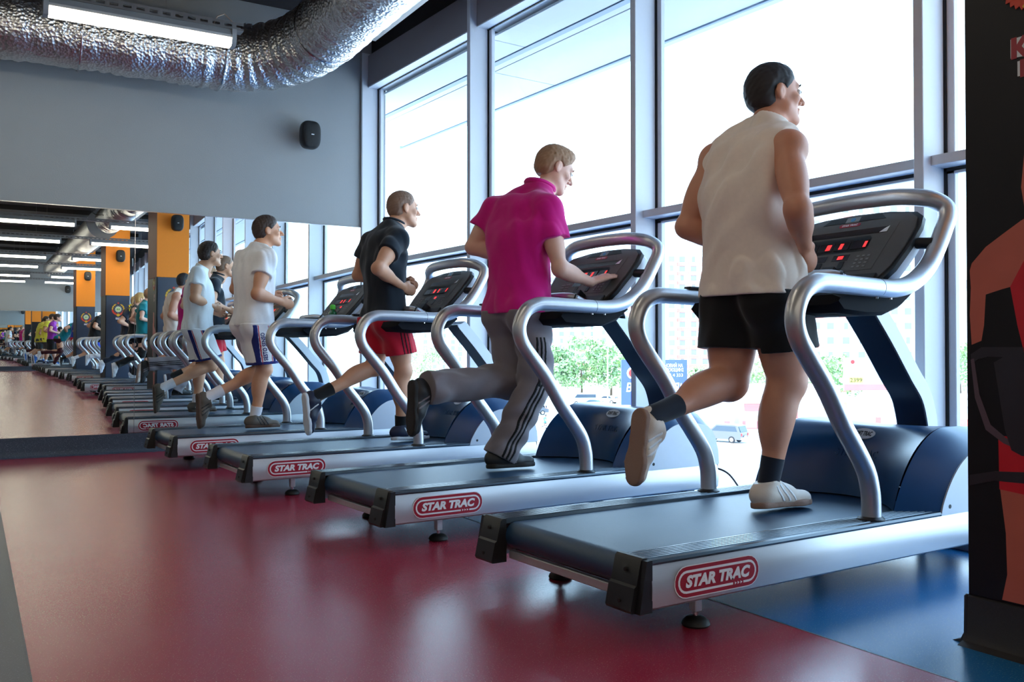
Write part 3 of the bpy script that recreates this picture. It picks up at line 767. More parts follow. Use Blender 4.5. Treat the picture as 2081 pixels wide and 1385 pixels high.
    side = [(1.072, 0.232), (1.072, 0.30), (1.066, 0.352), (1.041, 0.423), (0.973, 0.514), (0.917, 0.583), (0.826, 0.717), (0.735, 0.822), (0.690, 0.880), (0.672, 0.938),
            (0.684, 0.992), (0.716, 1.036), (0.766, 1.060), (0.83, 1.066), (1.07, 1.062), (1.203, 1.062), (1.308, 1.083), (1.40, 1.136), (1.465, 1.204), (1.528, 1.302), (1.553, 1.352)]
    arc = [(1.556, 1.392, 0.055), (1.528, 1.424, 0.10), (1.50, 1.444, 0.20), (1.49, 1.450, 0.32), (1.488, 1.452, TW / 2)]
    half = [(x, yR, z) for x, z in side] + [(x, y, z) for x, z, y in arc]
    full = half + [(x, TW - y, z) for x, y, z in half[-2::-1]]
    hr = MB().tube(smooth_path(full, 5), 0.0335, 18).build('handrail', M_tube, t)
    for y in (yR, yL):
        MB().lathe([(0.0, 0.0), (0.046, 0.0), (0.046, 0.004), (0.036, 0.012), (0.0, 0.012)], 24, Matrix.Translation((1.072, y, 0.2475))).build('foot_flange', M_black, hr)
        MB().tube([(1.118, y, 1.0615), (1.120, y, 1.0615)], 0.0339, 18).build('joint_line', M_rubber, hr)
        for x in (1.11, 1.19): MB().cyl((x, y, 1.034), (x, y, 1.022), 0.006, 8).build('screw', M_chrome, hr)
    MB().bbox(0.95, 1.02, yL - 0.02, yL + 0.02, 1.092, 1.108, 0.004).build('rail_clip', M_black, t)
    # lower console pod between the rails
    pod = []
    for y in [0.075] + list(np.linspace(0.10, TW - 0.10, 7)) + [TW - 0.075]:
        e = 0.0 if 0.09 < y < TW - 0.09 else 0.012
        pod.append([(0.94 + e, y, 1.035 - e), (0.93 + e, y, 1.0 + e), (0.96 + e, y, 0.972 + e), (1.10, y, 0.964 + e), (1.22, y, 0.968 + e), (1.32 - e, y, 1.0 + e), (1.385 - e, y, 1.055), (1.36, y, 1.085), (1.25, y, 1.07), (1.05, y, 1.05), (0.94 + e, y, 1.035 - e)])
    b = MB().grid(pod); b.add(pod[0][:-1], [tuple(range(10))]); b.add(pod[-1][:-1], [tuple(range(10))[::-1]])
    b.build('console_pod', M_pod, t, 40)
    # console: dark face on a light shell, tilted
    o0 = Vector((1.285, TW / 2, 1.078)); up = Vector((0.285, 0, 0.345)).normalized(); rt = Vector((0, -1, 0)); nn = rt.cross(up); nn = nn if nn.x < 0 else -nn
    H = 0.425
    def cp_(a, b_, h): p = o0 + rt * a + up * b_ + nn * h; return (p.x, p.y, p.z)
    def outline(s=1.0, dy=0.0):
        pts = [(-0.22, 0.0), (0.22, 0.0), (0.275, 0.03), (0.305, 0.09), (0.325, 0.20), (0.330, 0.30), (0.318, 0.355), (0.28, 0.385), (0.15, 0.408), (0.0, 0.415), (-0.15, 0.408), (-0.28, 0.385), (-0.318, 0.355), (-0.330, 0.30), (-0.325, 0.20), (-0.305, 0.09), (-0.275, 0.03)]
        return [(a * s, (b_ - 0.2) * s + 0.2 + dy) for a, b_ in pts]
    cs = empty('console'); cs.parent = t
    bpy.data.objects.remove(cs)
    cs = MB().prism(outline(1.0), -0.048, -0.012, cp_).build('console', M_cover, t)
    MB().prism(outline(1.012), -0.012, 0.008, cp_).build('console_rim', M_black, cs)
    MB().prism(outline(0.955), 0.008, 0.014, cp_).build('console_face', M_console, cs)
    h0 = 0.014
    def plate(name, a0, a1, b0, b1, m, h=0.002, base=h0):
        return MB().prism([(a0, b0), (a1, b0), (a1, b1), (a0, b1)], base, base + h, cp_).build(name, m, cs)
    MB().prism([(-0.235, 0.085), (0.215, 0.085), (0.235, 0.335), (-0.215, 0.335)], h0, h0 + 0.001, cp_).build('key_panel', M_console, cs)
    MB().prism([(-0.14, 0.368), (0.16, 0.368), (0.13, 0.398), (-0.11, 0.398)], h0, h0 + 0.0015, cp_).build('vent_slot', M_rubber, cs)
    plate('roundel_plate', -0.03, 0.035, 0.368, 0.396, M_key)
    MB().prism([(0.003 + 0.011 * math.cos(w), 0.382 + 0.011 * math.sin(w)) for w in np.linspace(0, 2 * PI, 17)[:-1]], h0 + 0.002, h0 + 0.003, cp_).build('roundel', M_bluelogo, cs)
    MB().prism([(-0.045, 0.342), (0.045, 0.342), (0.05, 0.347), (0.05, 0.355), (0.045, 0.36), (-0.045, 0.36), (-0.05, 0.355), (-0.05, 0.347)], h0, h0 + 0.0015, cp_).build('console_badge', M_badge, cs)
    me = text_mesh('STAR TRAC', 0.012, 0.2, 0.0003, 0.0002, M_white, width=0.075)
    o = link('console_lettering', me, cs); o.matrix_local = Matrix.Translation(Vector(cp_(0, 0.351, h0 + 0.002))) @ Matrix((rt, up, nn)).transposed().to_4x4()
    plate('message_display', -0.19, 0.20, 0.285, 0.318, M_screen)
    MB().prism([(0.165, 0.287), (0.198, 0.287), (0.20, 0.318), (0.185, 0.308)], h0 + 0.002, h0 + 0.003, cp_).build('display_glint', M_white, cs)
    MB().prism([(-0.20, 0.205), (-0.19, 0.19), (0.13, 0.19), (0.145, 0.205), (0.145, 0.26), (0.13, 0.275), (-0.19, 0.275), (-0.20, 0.26)], h0, h0 + 0.001, cp_).build('readout_frame', M_black, cs)
    for a0, a1, l0, l1 in ((-0.185, -0.10, None, None), (-0.092, -0.022, -0.056, -0.034), (-0.012, 0.055, 0.008, 0.024), (0.066, 0.138, 0.122, 0.134)):
        plate('readout', a0, a1, 0.205, 0.25, M_screen, 0.0016, h0 + 0.001)
        if l0 is not None: plate('led_digits', l0, l1, 0.212, 0.243, M_led, 0.0006, h0 + 0.0026)
    for a0, lit in ((-0.10, False), (0.005, True)):
        plate('speed_readout', a0, a0 + 0.075, 0.145, 0.178, M_screen)
        if lit: plate('led_digits', a0 + 0.024, a0 + 0.05, 0.153, 0.171, M_led, 0.0006, h0 + 0.002)
        plate('rocker_key', a0 + 0.045, a0 + 0.068, 0.098, 0.138, M_black, 0.004)
        plate('rocker_mark', a0 + 0.01, a0 + 0.03, 0.108, 0.128, M_white, 0.0008)
    kb = MB().bbox(-0.007, 0.007, -0.0055, 0.0055, 0, 0.003, 0.001).mesh('keypad_key', M_key)
    Rm = Matrix((rt, up, nn)).transposed().to_4x4()
    for i in range(3):
        for j in range(4):
            o = link('keypad_key', kb, cs); o.matrix_local = Matrix.Translation(Vector(cp_(0.125 + 0.024 * i, 0.105 + 0.019 * j, h0))) @ Rm
    kb2 = MB().bbox(-0.016, 0.016, -0.005, 0.005, 0, 0.003, 0.001).mesh('program_key', M_key)
    for i in range(2):
        for j in range(4):
            o = link('program_key', kb2, cs); o.matrix_local = Matrix.Translation(Vector(cp_(-0.185 + 0.042 * i, 0.105 + 0.019 * j, h0))) @ Rm
    MB().cyl(cp_(-0.02, 0.06, h0 - 0.006), cp_(-0.02, 0.06, h0 + 0.012), 0.017, 20).build('stop_button', M_badge, cs)
    plate('start_button', -0.085, -0.045, 0.05, 0.07, mat('green key', srgb(70, 150, 60), 0.5), 0.004)
    MB().bbox(-0.03, 0.03, 0, 0.05, 0.0, 0.05, 0.004, Matrix.Translation(Vector(cp_(0.06, 0.02, h0))) @ Rm).build('bottle_rest', M_black, cs)
    MB().bbox(0.09, 0.26, 0.012, 0.055, 0.0, 0.012, 0.004, Matrix.Translation(Vector(cp_(0, 0.0, h0))) @ Rm).build('accessory_tray', M_black, cs)
    MB().bbox(-0.26, -0.12, 0.012, 0.045, 0.0, 0.012, 0.004, Matrix.Translation(Vector(cp_(0, 0.0, h0))) @ Rm).build('accessory_tray', M_black, cs)
    for s in (0, 1):
        y0 = 0.055 if s == 0 else TW - 0.055; y1 = 0.125 if s == 0 else TW - 0.125
        MB().tube([(1.475, y0, 1.245), (1.45, y1, 1.25)], 0.022, 12).build('console_bracket', M_black, t)
    # heart-rate grip bar
    gp = smooth_path([(1.27, 0.20, 1.045), (1.20, 0.205, 1.085), (1.135, 0.225, 1.118), (1.115, 0.28, 1.125), (1.11, 0.36, 1.126), (1.11, TW - 0.36, 1.126), (1.115, TW - 0.28, 1.125), (1.135, TW - 0.225, 1.118), (1.20, TW - 0.205, 1.085), (1.27, TW - 0.20, 1.045)], 5)
    gb = MB().tube(gp, 0.019, 14).build('grip_bar', M_tube, t)
    for s in (0, 1):
        f = (lambda y: y) if s == 0 else (lambda y: TW - y)
        MB().tube([(1.20, f(0.205), 1.085), (1.145, f(0.219), 1.113)], 0.0225, 14).build('grip_sensor', M_chrome, gb)
        MB().tube([(1.207, f(0.203), 1.081), (1.20, f(0.205), 1.085)], 0.0245, 14).build('grip_collar', M_black, gb)
        MB().tube([(1.143, f(0.2195), 1.114), (1.136, f(0.224), 1.1175)], 0.0245, 14).build('grip_collar', M_black, gb)
    return t
TM = [(0.046, 0.0, -1.234), (0.0329, 1.5415, -0.318), (-0.027, 3.1719, -1.705), (-0.0519, 4.6968, -1.751)]
TM += [(0.15, -2.45, -2.5), (-0.12, -3.75, -2.5), (-0.15, -5.2, -3), (-0.22, -8.35, -3), (-0.34, -9.8, -3), (-0.45, -11.2, -3), (-0.60, -12.6, -3), (-0.74, -14.9, -3.3), (-0.84, -16.2, -3.3), (-0.93, -17.6, -3.3), (-1.02, -18.95, -3.3)]
TLAB = ['nearest silver treadmill, under the man in the cream sleeveless shirt', 'second silver treadmill, under the man in the magenta polo shirt', 'third silver treadmill, under the man in the dark t-shirt and red shorts',
        'fourth silver treadmill, next to the mirror, under the man in white'] + ['silver treadmill seen in the mirror, number %d of the row beyond the near pillar' % (k + 1) for k in range(11)]
words = ['first', 'second', 'third', 'fourth', 'fifth', 'sixth', 'seventh', 'eighth', 'ninth', 'tenth', 'last']
tread0 = make_treadmill(); TREADS = []
for i, (x, y, r) in enumerate(TM):
    o = tread0 if i == 0 else copy_tree(tread0)
    o.location = (x, y, 0); o.rotation_euler = (0, 0, math.radians(r))
    tag(o, TLAB[i] if i < 4 else 'silver treadmill seen only in the mirror, %s in the row beyond the near pillar' % words[i - 4], 'treadmill', 'row of treadmills along the windows')
    TREADS.append(o)
# things on and around the treadmills
def tl(i, p):
    x, y, r = TM[i]; c, s = math.cos(math.radians(r)), math.sin(math.radians(r))
    return Vector((x + p[0] * c - p[1] * s, y + p[0] * s + p[1] * c, p[2]))
M_bot = mat('green bottle glass', srgb(16, 92, 50), 0.15, coat=0.5); M_cap = mat('bright green cap', srgb(96, 214, 64), 0.4)
t = empty('water_bottle', tl(3, (1.27, 0.30, 1.072)))
MB().lathe([(0.0, 0.0), (0.030, 0.0), (0.033, 0.008), (0.033, 0.055), (0.029, 0.062), (0.033, 0.07), (0.032, 0.09), (0.018, 0.112), (0.014, 0.118), (0.0, 0.118)], 24).build('bottle_body', M_bot, t)
MB().lathe([(0.0, 0.116), (0.021, 0.116), (0.023, 0.122), (0.022, 0.146), (0.014, 0.154), (0.0, 0.155)], 20).build('bottle_cap', M_cap, t)
tag(t, 'green water bottle with a bright green cap standing on the fourth treadmill console', 'bottle')
t = MB().tube(smooth_path([tl(1, (1.955, 0.1, 0.19)), tl(1, (1.99, 0.05, 0.20)), tl(1, (2.02, -0.02, 0.17)), tl(1, (2.03, -0.10, 0.08)), tl(1, (2.03, -0.13, 0.02)), tl(1, (2.0, -0.3, 0.006))], 6), 0.005, 8).build('power_cord', mat('dark brown cable', srgb(50, 20, 20), 0.5))
tag(t, 'thin dark power cord curving from the front of the second treadmill to the floor', 'cord')
# ------------------------------------------------------------------ people: one smooth-union surface each, clothes from the same form
A = lambda v: np.array(v, dtype=np.float64)
def unit(v): return v / (np.linalg.norm(v) + 1e-12)
class Prim:
    pass
def rc(a, b, r1, r2, k=0.02, flat=None, fs=1.0):
    p = Prim(); p.kind = 'c'; p.a = A(a); p.b = A(b); p.r1 = r1; p.r2 = r2; p.k = k; p.flat = None if flat is None else unit(A(flat)); p.fs = fs; p.op = 1
    R = max(r1, r2); p.lo = np.minimum(p.a, p.b) - R; p.hi = np.maximum(p.a, p.b) + R; return p
def el(c, ax, r, k=0.02):
    p = Prim(); p.kind = 'e'; p.c = A(c); p.ax = [unit(A(q)) for q in ax]; p.r = A(r); p.k = k; p.op = 1
    R = max(r); p.lo = p.c - R; p.hi = p.c + R; return p
def cut(p, k=None):
    p.op = -1
    if k: p.k = k
    return p
def inflate(p, d):
    q = Prim(); q.__dict__.update(p.__dict__)
    if q.kind == 'c': q.r1 = q.r1 + d; q.r2 = q.r2 + d
    else: q.r = q.r + d
    q.lo = q.lo - d; q.hi = q.hi + d; return q
def field(prims, lo, hi, h):
    ax = [np.arange(lo[i], hi[i] + h, h) for i in range(3)]
    V = np.full([len(a) for a in ax], 1.0, dtype=np.float32)
    for p in prims:
        m = p.k + 0.02 + 2 * h
        sl = []
        ok = True
        for i in range(3):
            i0 = int(np.searchsorted(ax[i], p.lo[i] - m)); i1 = int(np.searchsorted(ax[i], p.hi[i] + m))
            if i1 - i0 < 1: ok = False
            sl.append(slice(i0, i1))
        if not ok: continue
        X = ax[0][sl[0]][:, None, None]; Y = ax[1][sl[1]][None, :, None]; Z = ax[2][sl[2]][None, None, :]
        if p.kind == 'c':
            ba = p.b - p.a; L2 = ba @ ba + 1e-12
            px, py, pz = X - p.a[0], Y - p.a[1], Z - p.a[2]
            t = np.clip((px * ba[0] + py * ba[1] + pz * ba[2]) / L2, 0, 1)
            qx, qy, qz = px - t * ba[0], py - t * ba[1], pz - t * ba[2]
            d2 = qx * qx + qy * qy + qz * qz
            if p.flat is not None:
                f = qx * p.flat[0] + qy * p.flat[1] + qz * p.flat[2]
                d2 = d2 + (p.fs ** 2 - 1) * f * f
            d = np.sqrt(d2) - (p.r1 + (p.r2 - p.r1) * t)
        else:
            px, py, pz = X - p.c[0], Y - p.c[1], Z - p.c[2]
            u = [px * a[0] + py * a[1] + pz * a[2] for a in p.ax]
            k0 = np.sqrt(sum((u[i] / p.r[i]) ** 2 for i in range(3))); k1 = np.sqrt(sum((u[i] / p.r[i] ** 2) ** 2 for i in range(3))) + 1e-9
            d = k0 * (k0 - 1) / k1
        a = V[tuple(sl)]
        if p.op == 1:
            hh = np.maximum(p.k - np.abs(a - d), 0) / p.k
            V[tuple(sl)] = np.minimum(a, d) - hh * hh * p.k * 0.25
        else:
            d = -d; hh = np.maximum(p.k - np.abs(a - d), 0) / p.k
            V[tuple(sl)] = np.maximum(a, d) + hh * hh * p.k * 0.25
    return V, ax
def surfnets(V, ax, smooth=1):
    S = V < 0
    nx, ny, nz = V.shape
    c = np.zeros((nx - 1, ny - 1, nz - 1), np.uint8)
    for dx in (0, 1):
        for dy in (0, 1):
            for dz in (0, 1): c += S[dx:nx - 1 + dx, dy:ny - 1 + dy, dz:nz - 1 + dz]
    act = (c > 0) & (c < 8)
    I = np.argwhere(act)
    if len(I) == 0: return np.zeros((0, 3)), np.zeros((0, 4), int)
    ids = np.full(c.shape, -1, np.int32); ids[act] = np.arange(len(I))
    cor = [(a, b, d) for a in (0, 1) for b in (0, 1) for d in (0, 1)]
    vals = np.stack([V[I[:, 0] + a, I[:, 1] + b, I[:, 2] + d] for a, b, d in cor], 1)
    pos = np.zeros((len(I), 3)); cnt = np.zeros(len(I))
    for i in range(8):
        for j in range(i + 1, 8):
            dd = [abs(cor[i][q] - cor[j][q]) for q in range(3)]
            if sum(dd) != 1: continue
            va, vb = vals[:, i], vals[:, j]; m = (va < 0) != (vb < 0)
            t = np.where(m, va / np.where(m, va - vb, 1), 0)
            for q in range(3): pos[:, q] += np.where(m, cor[i][q] + t * (cor[j][q] - cor[i][q]), 0)
            cnt += m
    pos = pos / cnt[:, None] + I
    h = ax[0][1] - ax[0][0]
    P = np.stack([ax[q][0] + pos[:, q] * h for q in range(3)], 1)
    Q = []
    D = S[:-1, 1:-1, 1:-1] != S[1:, 1:-1, 1:-1]; E = np.argwhere(D); i, j, k = E[:, 0], E[:, 1] + 1, E[:, 2] + 1
    q = np.stack([ids[i, j - 1, k - 1], ids[i, j, k - 1], ids[i, j, k], ids[i, j - 1, k]], 1); fl = S[i, j, k]; q[~fl] = q[~fl][:, ::-1]; Q.append(q)
    D = S[1:-1, :-1, 1:-1] != S[1:-1, 1:, 1:-1]; E = np.argwhere(D); i, j, k = E[:, 0] + 1, E[:, 1], E[:, 2] + 1
    q = np.stack([ids[i - 1, j, k - 1], ids[i - 1, j, k], ids[i, j, k], ids[i, j, k - 1]], 1); fl = S[i, j, k]; q[~fl] = q[~fl][:, ::-1]; Q.append(q)
    D = S[1:-1, 1:-1, :-1] != S[1:-1, 1:-1, 1:]; E = np.argwhere(D); i, j, k = E[:, 0] + 1, E[:, 1] + 1, E[:, 2]
    q = np.stack([ids[i - 1, j - 1, k], ids[i, j - 1, k], ids[i, j, k], ids[i - 1, j, k]], 1); fl = S[i, j, k]; q[~fl] = q[~fl][:, ::-1]; Q.append(q)
    Q = np.concatenate(Q)
    for _ in range(smooth):
        s = np.zeros_like(P); n = np.zeros(len(P))
        for a in range(4):
            u, v = Q[:, a], Q[:, (a + 1) % 4]
            for x in range(3): s[:, x] += np.bincount(u, P[v, x], len(P)) + np.bincount(v, P[u, x], len(P))
            n += np.bincount(u, minlength=len(P)) + np.bincount(v, minlength=len(P))
        P = 0.45 * P + 0.55 * s / np.maximum(n, 1)[:, None]
    return P, Q
def np_mesh(name, P, Q, m):
    me = bpy.data.meshes.new(name)
    me.vertices.add(len(P)); me.vertices.foreach_set('co', P.astype(np.float32).ravel())
    me.loops.add(len(Q) * 4); me.loops.foreach_set('vertex_index', Q.astype(np.int32).ravel())
    me.polygons.add(len(Q)); me.polygons.foreach_set('loop_start', np.arange(0, len(Q) * 4, 4, dtype=np.int32))
    me.update(calc_edges=True); me.validate()
    if m: me.materials.append(m)
    me.shade_smooth(); return me
def bounds(prims, pad):
    return np.min([p.lo for p in prims if p.op == 1], 0) - pad, np.max([p.hi for p in prims if p.op == 1], 0) + pad
def shape(name, prims, h, m, parent=None, cuts=(), wrinkle=None, smooth=1, clip=None):
    lo, hi = bounds(prims, 0.02 + 2 * h)
    if clip is not None: lo = np.maximum(lo, clip[0]); hi = np.minimum(hi, clip[1])
    V, ax = field(prims, lo, hi, h)
    X, Y, Z = np.meshgrid(*[a.astype(np.float32) for a in ax], indexing='ij', sparse=True)
    if wrinkle is not None: V = V + wrinkle(X, Y, Z).astype(np.float32)
    for cfn in cuts: V = np.maximum(V, cfn(X, Y, Z).astype(np.float32))
    for i in range(3):
        s = [slice(None)] * 3
        for e in (0, -1): s[i] = e; V[tuple(s)] = np.maximum(V[tuple(s)], 0.01)
    P, Q = surfnets(V, ax, smooth)
    return link(name, np_mesh(name, P, Q, m), parent)
def plane(p, n):
    p = A(p); n = unit(A(n))
    return lambda X, Y, Z: (X - p[0]) * n[0] + (Y - p[1]) * n[1] + (Z - p[2]) * n[2]
def folds(seed, amp, freq, dirs):
    r = np.random.RandomState(seed); T = []
    for d in dirs:
        for _ in range(2):
            v = unit(A(d) + r.normal(0, 0.10, 3)); T.append((v * freq * r.uniform(0.7, 1.6), r.uniform(0, 6.28), unit(r.normal(0, 1, 3)) * r.uniform(5, 9), r.uniform(0, 6)))
    def f(X, Y, Z):
        s = 0
        for w, ph, v, p2 in T:
            e = np.sin(X * v[0] + Y * v[1] + Z * v[2] + p2)
            s = s + np.sin(X * w[0] + Y * w[1] + Z * w[2] + ph + 1.6 * e) * (0.5 + 0.5 * e)
        return s * amp / len(T) ** 0.62
    return f
def hand_prims(wr, d, pn, lat, pose, s=1.0, thumb=1):
    """wr wrist, d hand direction, pn palm normal, lat towards the thumb side"""
    wr = A(wr); d = unit(A(d)); pn = unit(A(pn) - d * (A(pn) @ d)); lat = unit(np.cross(d, pn)); lat = lat * thumb
    out = [rc(wr, wr + d * 0.085 * s, 0.031 * s, 0.040 * s, 0.012, pn, 1.95)]
    bends = {'fist': (72, 88, 55), 'relaxed': (28, 38, 25), 'flat': (4, 6, 4), 'grip': (45, 60, 40)}[pose]
    L = [0.072, 0.081, 0.076, 0.060]
    for i in range(4):
        off = (1.5 - i) * 0.0205 * s
        p = wr + d * (0.082 - 0.004 * abs(i - 1)) * s + lat * off
        a = 0; r = 0.0098 * s
        dd = unit(d + lat * (1.5 - i) * (0.09 if pose == 'flat' else 0.02))
        for j, f in enumerate((0.46, 0.31, 0.25)):
            a += math.radians(bends[j] + (i * 3 if pose != 'flat' else 0))
            q = p + (dd * math.cos(a) + pn * math.sin(a)) * L[i] * s * f
            out.append(rc(p, q, r, r * 0.92, 0.004)); p = q; r *= 0.92
    th = wr + d * 0.028 * s + lat * 0.028 * s
    k = {'fist': 0.75, 'relaxed': 0.35, 'flat': 0.05, 'grip': 0.6}[pose]
    t1 = th + unit(d * 0.75 + lat * (0.75 - 0.4 * k) + pn * 0.5 * k) * 0.042 * s
    t2 = t1 + unit(d * 0.9 + lat * (0.35 - 0.9 * k) + pn * 0.5 * k) * 0.034 * s
    out += [rc(wr + d * 0.012 * s + lat * 0.016 * s, th, 0.017 * s, 0.016 * s, 0.012), rc(th, t1, 0.0145 * s, 0.0115 * s, 0.006), rc(t1, t2, 0.0115 * s, 0.0095 * s, 0.004)]
    return out
def head_prims(c, yaw, pitch, s=1.0, female=False):
    c = A(c); cy, sy, cp, sp = math.cos(yaw), math.sin(yaw), math.cos(pitch), math.sin(pitch)
    f = A((cy * cp, sy * cp, sp)); l = A((-sy, cy, 0)); u = np.cross(f, l)
    W = lambda a, b, d: c + (f * a + l * b + u * d) * s
    ax = (f, l, u)
    P = [el(W(-0.012, 0, 0.030), ax, A((0.098, 0.076, 0.090)) * s, 0.02),
         el(W(0.018, 0, -0.040), ax, A((0.070, 0.058, 0.072)) * s, 0.03),
         rc(W(0.020, 0.050, -0.062), W(0.070, 0.014, -0.098), 0.018 * s, 0.016 * s, 0.03), rc(W(0.020, -0.050, -0.062), W(0.070, -0.014, -0.098), 0.018 * s, 0.016 * s, 0.03),
         el(W(0.078, 0, -0.096), ax, A((0.016, 0.018, 0.016)) * s, 0.016),
         rc(W(0.074, 0.034, 0.030), W(0.080, 0.010, 0.028), 0.012 * s, 0.011 * s, 0.014), rc(W(0.074, -0.034, 0.030), W(0.080, -0.010, 0.028), 0.012 * s, 0.011 * s, 0.014),
         el(W(0.060, 0.044, -0.018), ax, A((0.022, 0.018, 0.018)) * s, 0.02), el(W(0.060, -0.044, -0.018), ax, A((0.022, 0.018, 0.018)) * s, 0.02),
         cut(el(W(0.094, 0.031, 0.008), ax, A((0.014, 0.016, 0.012)) * s, 0.012)), cut(el(W(0.094, -0.031, 0.008), ax, A((0.014, 0.016, 0.012)) * s, 0.012)),
         rc(W(0.084, 0, 0.018), W(0.114, 0, -0.027), 0.008 * s, 0.0115 * s, 0.010), rc(W(0.096, 0.011, -0.030), W(0.096, -0.011, -0.030), 0.008 * s, 0.008 * s, 0.008),
         rc(W(0.088, 0.016, -0.056), W(0.094, 0.0, -0.053), 0.006 * s, 0.0075 * s, 0.006), rc(W(0.088, -0.016, -0.056), W(0.094, 0.0, -0.053), 0.006 * s, 0.0075 * s, 0.006),
         rc(W(0.086, 0.013, -0.068), W(0.090, -0.0, -0.069), 0.0065 * s, 0.008 * s, 0.006), rc(W(0.086, -0.013, -0.068), W(0.090, 0.0, -0.069), 0.0065 * s, 0.008 * s, 0.006),
         cut(rc(W(0.098, 0.018, -0.0615), W(0.098, -0.018, -0.0615), 0.0035 * s, 0.0035 * s, 0.004))]
    for sg in (1, -1):
        eu = unit(u - f * 0.22)
        P.append(el(W(-0.010, sg * 0.076, -0.004), (f, unit(l + f * 0.25 * -sg * 0 - f * 0.3 * sg * sg), eu), A((0.0165, 0.0085, 0.028)) * s, 0.006))
        P.append(el(W(-0.018, sg * 0.081, 0.004), (f, l, eu), A((0.017, 0.006, 0.026)) * s, 0.004))
        P.append(cut(el(W(-0.004, sg * 0.088, -0.001), (f, l, eu), A((0.009, 0.008, 0.015)) * s, 0.005)))
    return P, W, ax
def foot_pt(J, a):
    he, to, an = J['he' + a], J['to' + a], J['an' + a]; f = unit(to - he); u = unit((an - he) - f * ((an - he) @ f))
    return he + f * 0.13 + u * 0.045
def person(J, label, skin, hair, hs, outfit, h=0.005, yaw=0.0, pitch=0.0, bulk=1.0, handR=None, handL=None, hscale=1.0, ponytail=False, female=False, group=None, fuzz=0.002, hairlen=0.010, legb=None):
    J = {k: A(v) for k, v in J.items()}
    hl = unit(J['hipL'] - J['hipR']); sl = unit(J['shL'] - J['shR'])
    ms = (J['shL'] + J['shR']) / 2; mh = (J['hipL'] + J['hipR']) / 2
    up = unit(ms - mh); fs = unit(np.cross(sl, up)); fh = unit(np.cross(hl, up))
    B = bulk; LB = legb or bulk; wsh = 0.95 if female else 1.0
    tors = [el(mh + up * 0.00, (hl, fh, up), A((0.150, 0.112, 0.125)) * B * (1.06 if female else 1.0), 0.05),
            el(mh * 0.56 + ms * 0.44, (unit(hl + sl), unit(fh + fs), up), A((0.128 if not female else 0.112, 0.098, 0.16)) * B, 0.06),
            el(ms - up * 0.155 + fs * 0.006, (sl, fs, up), A((0.158 * wsh, 0.112, 0.165)) * B, 0.06),
            el(ms - up * 0.035 - fs * 0.004, (sl, fs, up), A((0.165 * wsh, 0.078, 0.085)) * B, 0.05),
            rc(ms + sl * 0.07 + up * 0.0 - fs * 0.02, ms - sl * 0.07 - fs * 0.02, 0.06 * B, 0.06 * B, 0.05)]
    for a in ('L', 'R'):
        sg = 1 if a == 'L' else -1
        tors.append(el(J['hip' + a] - fh * 0.045 - up * 0.045, (hl, fh, up), A((0.082, 0.080, 0.095)) * B, 0.04))
        tors.append(rc(J['neck'] + up * 0.00 - fs * 0.01, J['sh' + a] + up * 0.004 - sl * 0.0 * sg, 0.052, 0.047 * B, 0.05))
        tors.append(el(ms + sl * sg * 0.085 - up * 0.10 + fs * 0.06, (sl, fs, up), A((0.075, 0.045, 0.06)) * B, 0.04))
        if not female: tors.append(el(ms + sl * sg * 0.115 - up * 0.13 - fs * 0.055, (sl, fs, up), A((0.06, 0.045, 0.10)) * B, 0.04))
    neck = [rc(J['neck'] - up * 0.03, J['head'] - A((0, 0, 0.05)) - A((math.cos(yaw), math.sin(yaw), 0)) * 0.018, 0.062 if not female else 0.05, 0.054 if not female else 0.045, 0.03)]
    arms = []; legs = []
    ab = 1.0 if not female else 0.82
    uarms = {}; thighs = {}; shins = {}
    for a in ('L', 'R'):
        sg = 1 if a == 'L' else -1
        S, E, Wr = J['sh' + a], J['el' + a], J['wr' + a]
        ud = unit(E - S); fd = unit(Wr - E); hin = unit(fd - ud * (fd @ ud)); hf = unit(-ud - fd * (-ud @ fd))
        u = [el(S - up * 0.008 + sl * sg * 0.012, (sl, fs, up), A((0.060, 0.062, 0.066)) * B * ab, 0.035),
             rc(S, E, 0.050 * B * ab, 0.039 * B * ab, 0.02),
             el(S + (E - S) * 0.52 + hin * 0.012, (ud, hin, np.cross(ud, hin)), A((0.10, 0.046, 0.043)) * B * ab, 0.025),
             el(S + (E - S) * 0.48 - hin * 0.014, (ud, hin, np.cross(ud, hin)), A((0.11, 0.042, 0.042)) * B * ab, 0.025)]
        uarms[a] = u; arms += u
        arms += [el(E, (ud, hin, np.cross(ud, hin)), A((0.040, 0.040, 0.038)) * B * ab, 0.02), rc(E, Wr, 0.039 * B * ab, 0.026 * B ** 0.5, 0.02),
                 el(E + (Wr - E) * 0.28, (fd, hf, np.cross(fd, hf)), A((0.085, 0.044, 0.042)) * B * ab, 0.025)]
        hp = (handR if a == 'R' else handL) or dict(pose='fist', d=None, pn=None)
        d = A(hp['d']) if hp.get('d') is not None else fd
        pn = A(hp['pn']) if hp.get('pn') is not None else sl * (-sg)
        th = hp.get('thumb', None)
        lat = np.cross(unit(d), unit(A(pn) - unit(d) * (A(pn) @ unit(d))))
        if th is None: th = 1 if lat @ A((0.3, 0, 1)) > 0 else -1
        arms += hand_prims(Wr, d, pn, None, hp['pose'], 1.0 if not female else 0.92, th)
        H, K, An = J['hip' + a], J['kn' + a], J['an' + a]
        kf = unit(K - (H + An) / 2) if np.linalg.norm(K - (H + An) / 2) > 0.03 else fh
        td = unit(K - H); sd = unit(An - K); kb = unit(-kf - sd * (-kf @ sd)); ktf = unit(kf - td * (kf @ td))
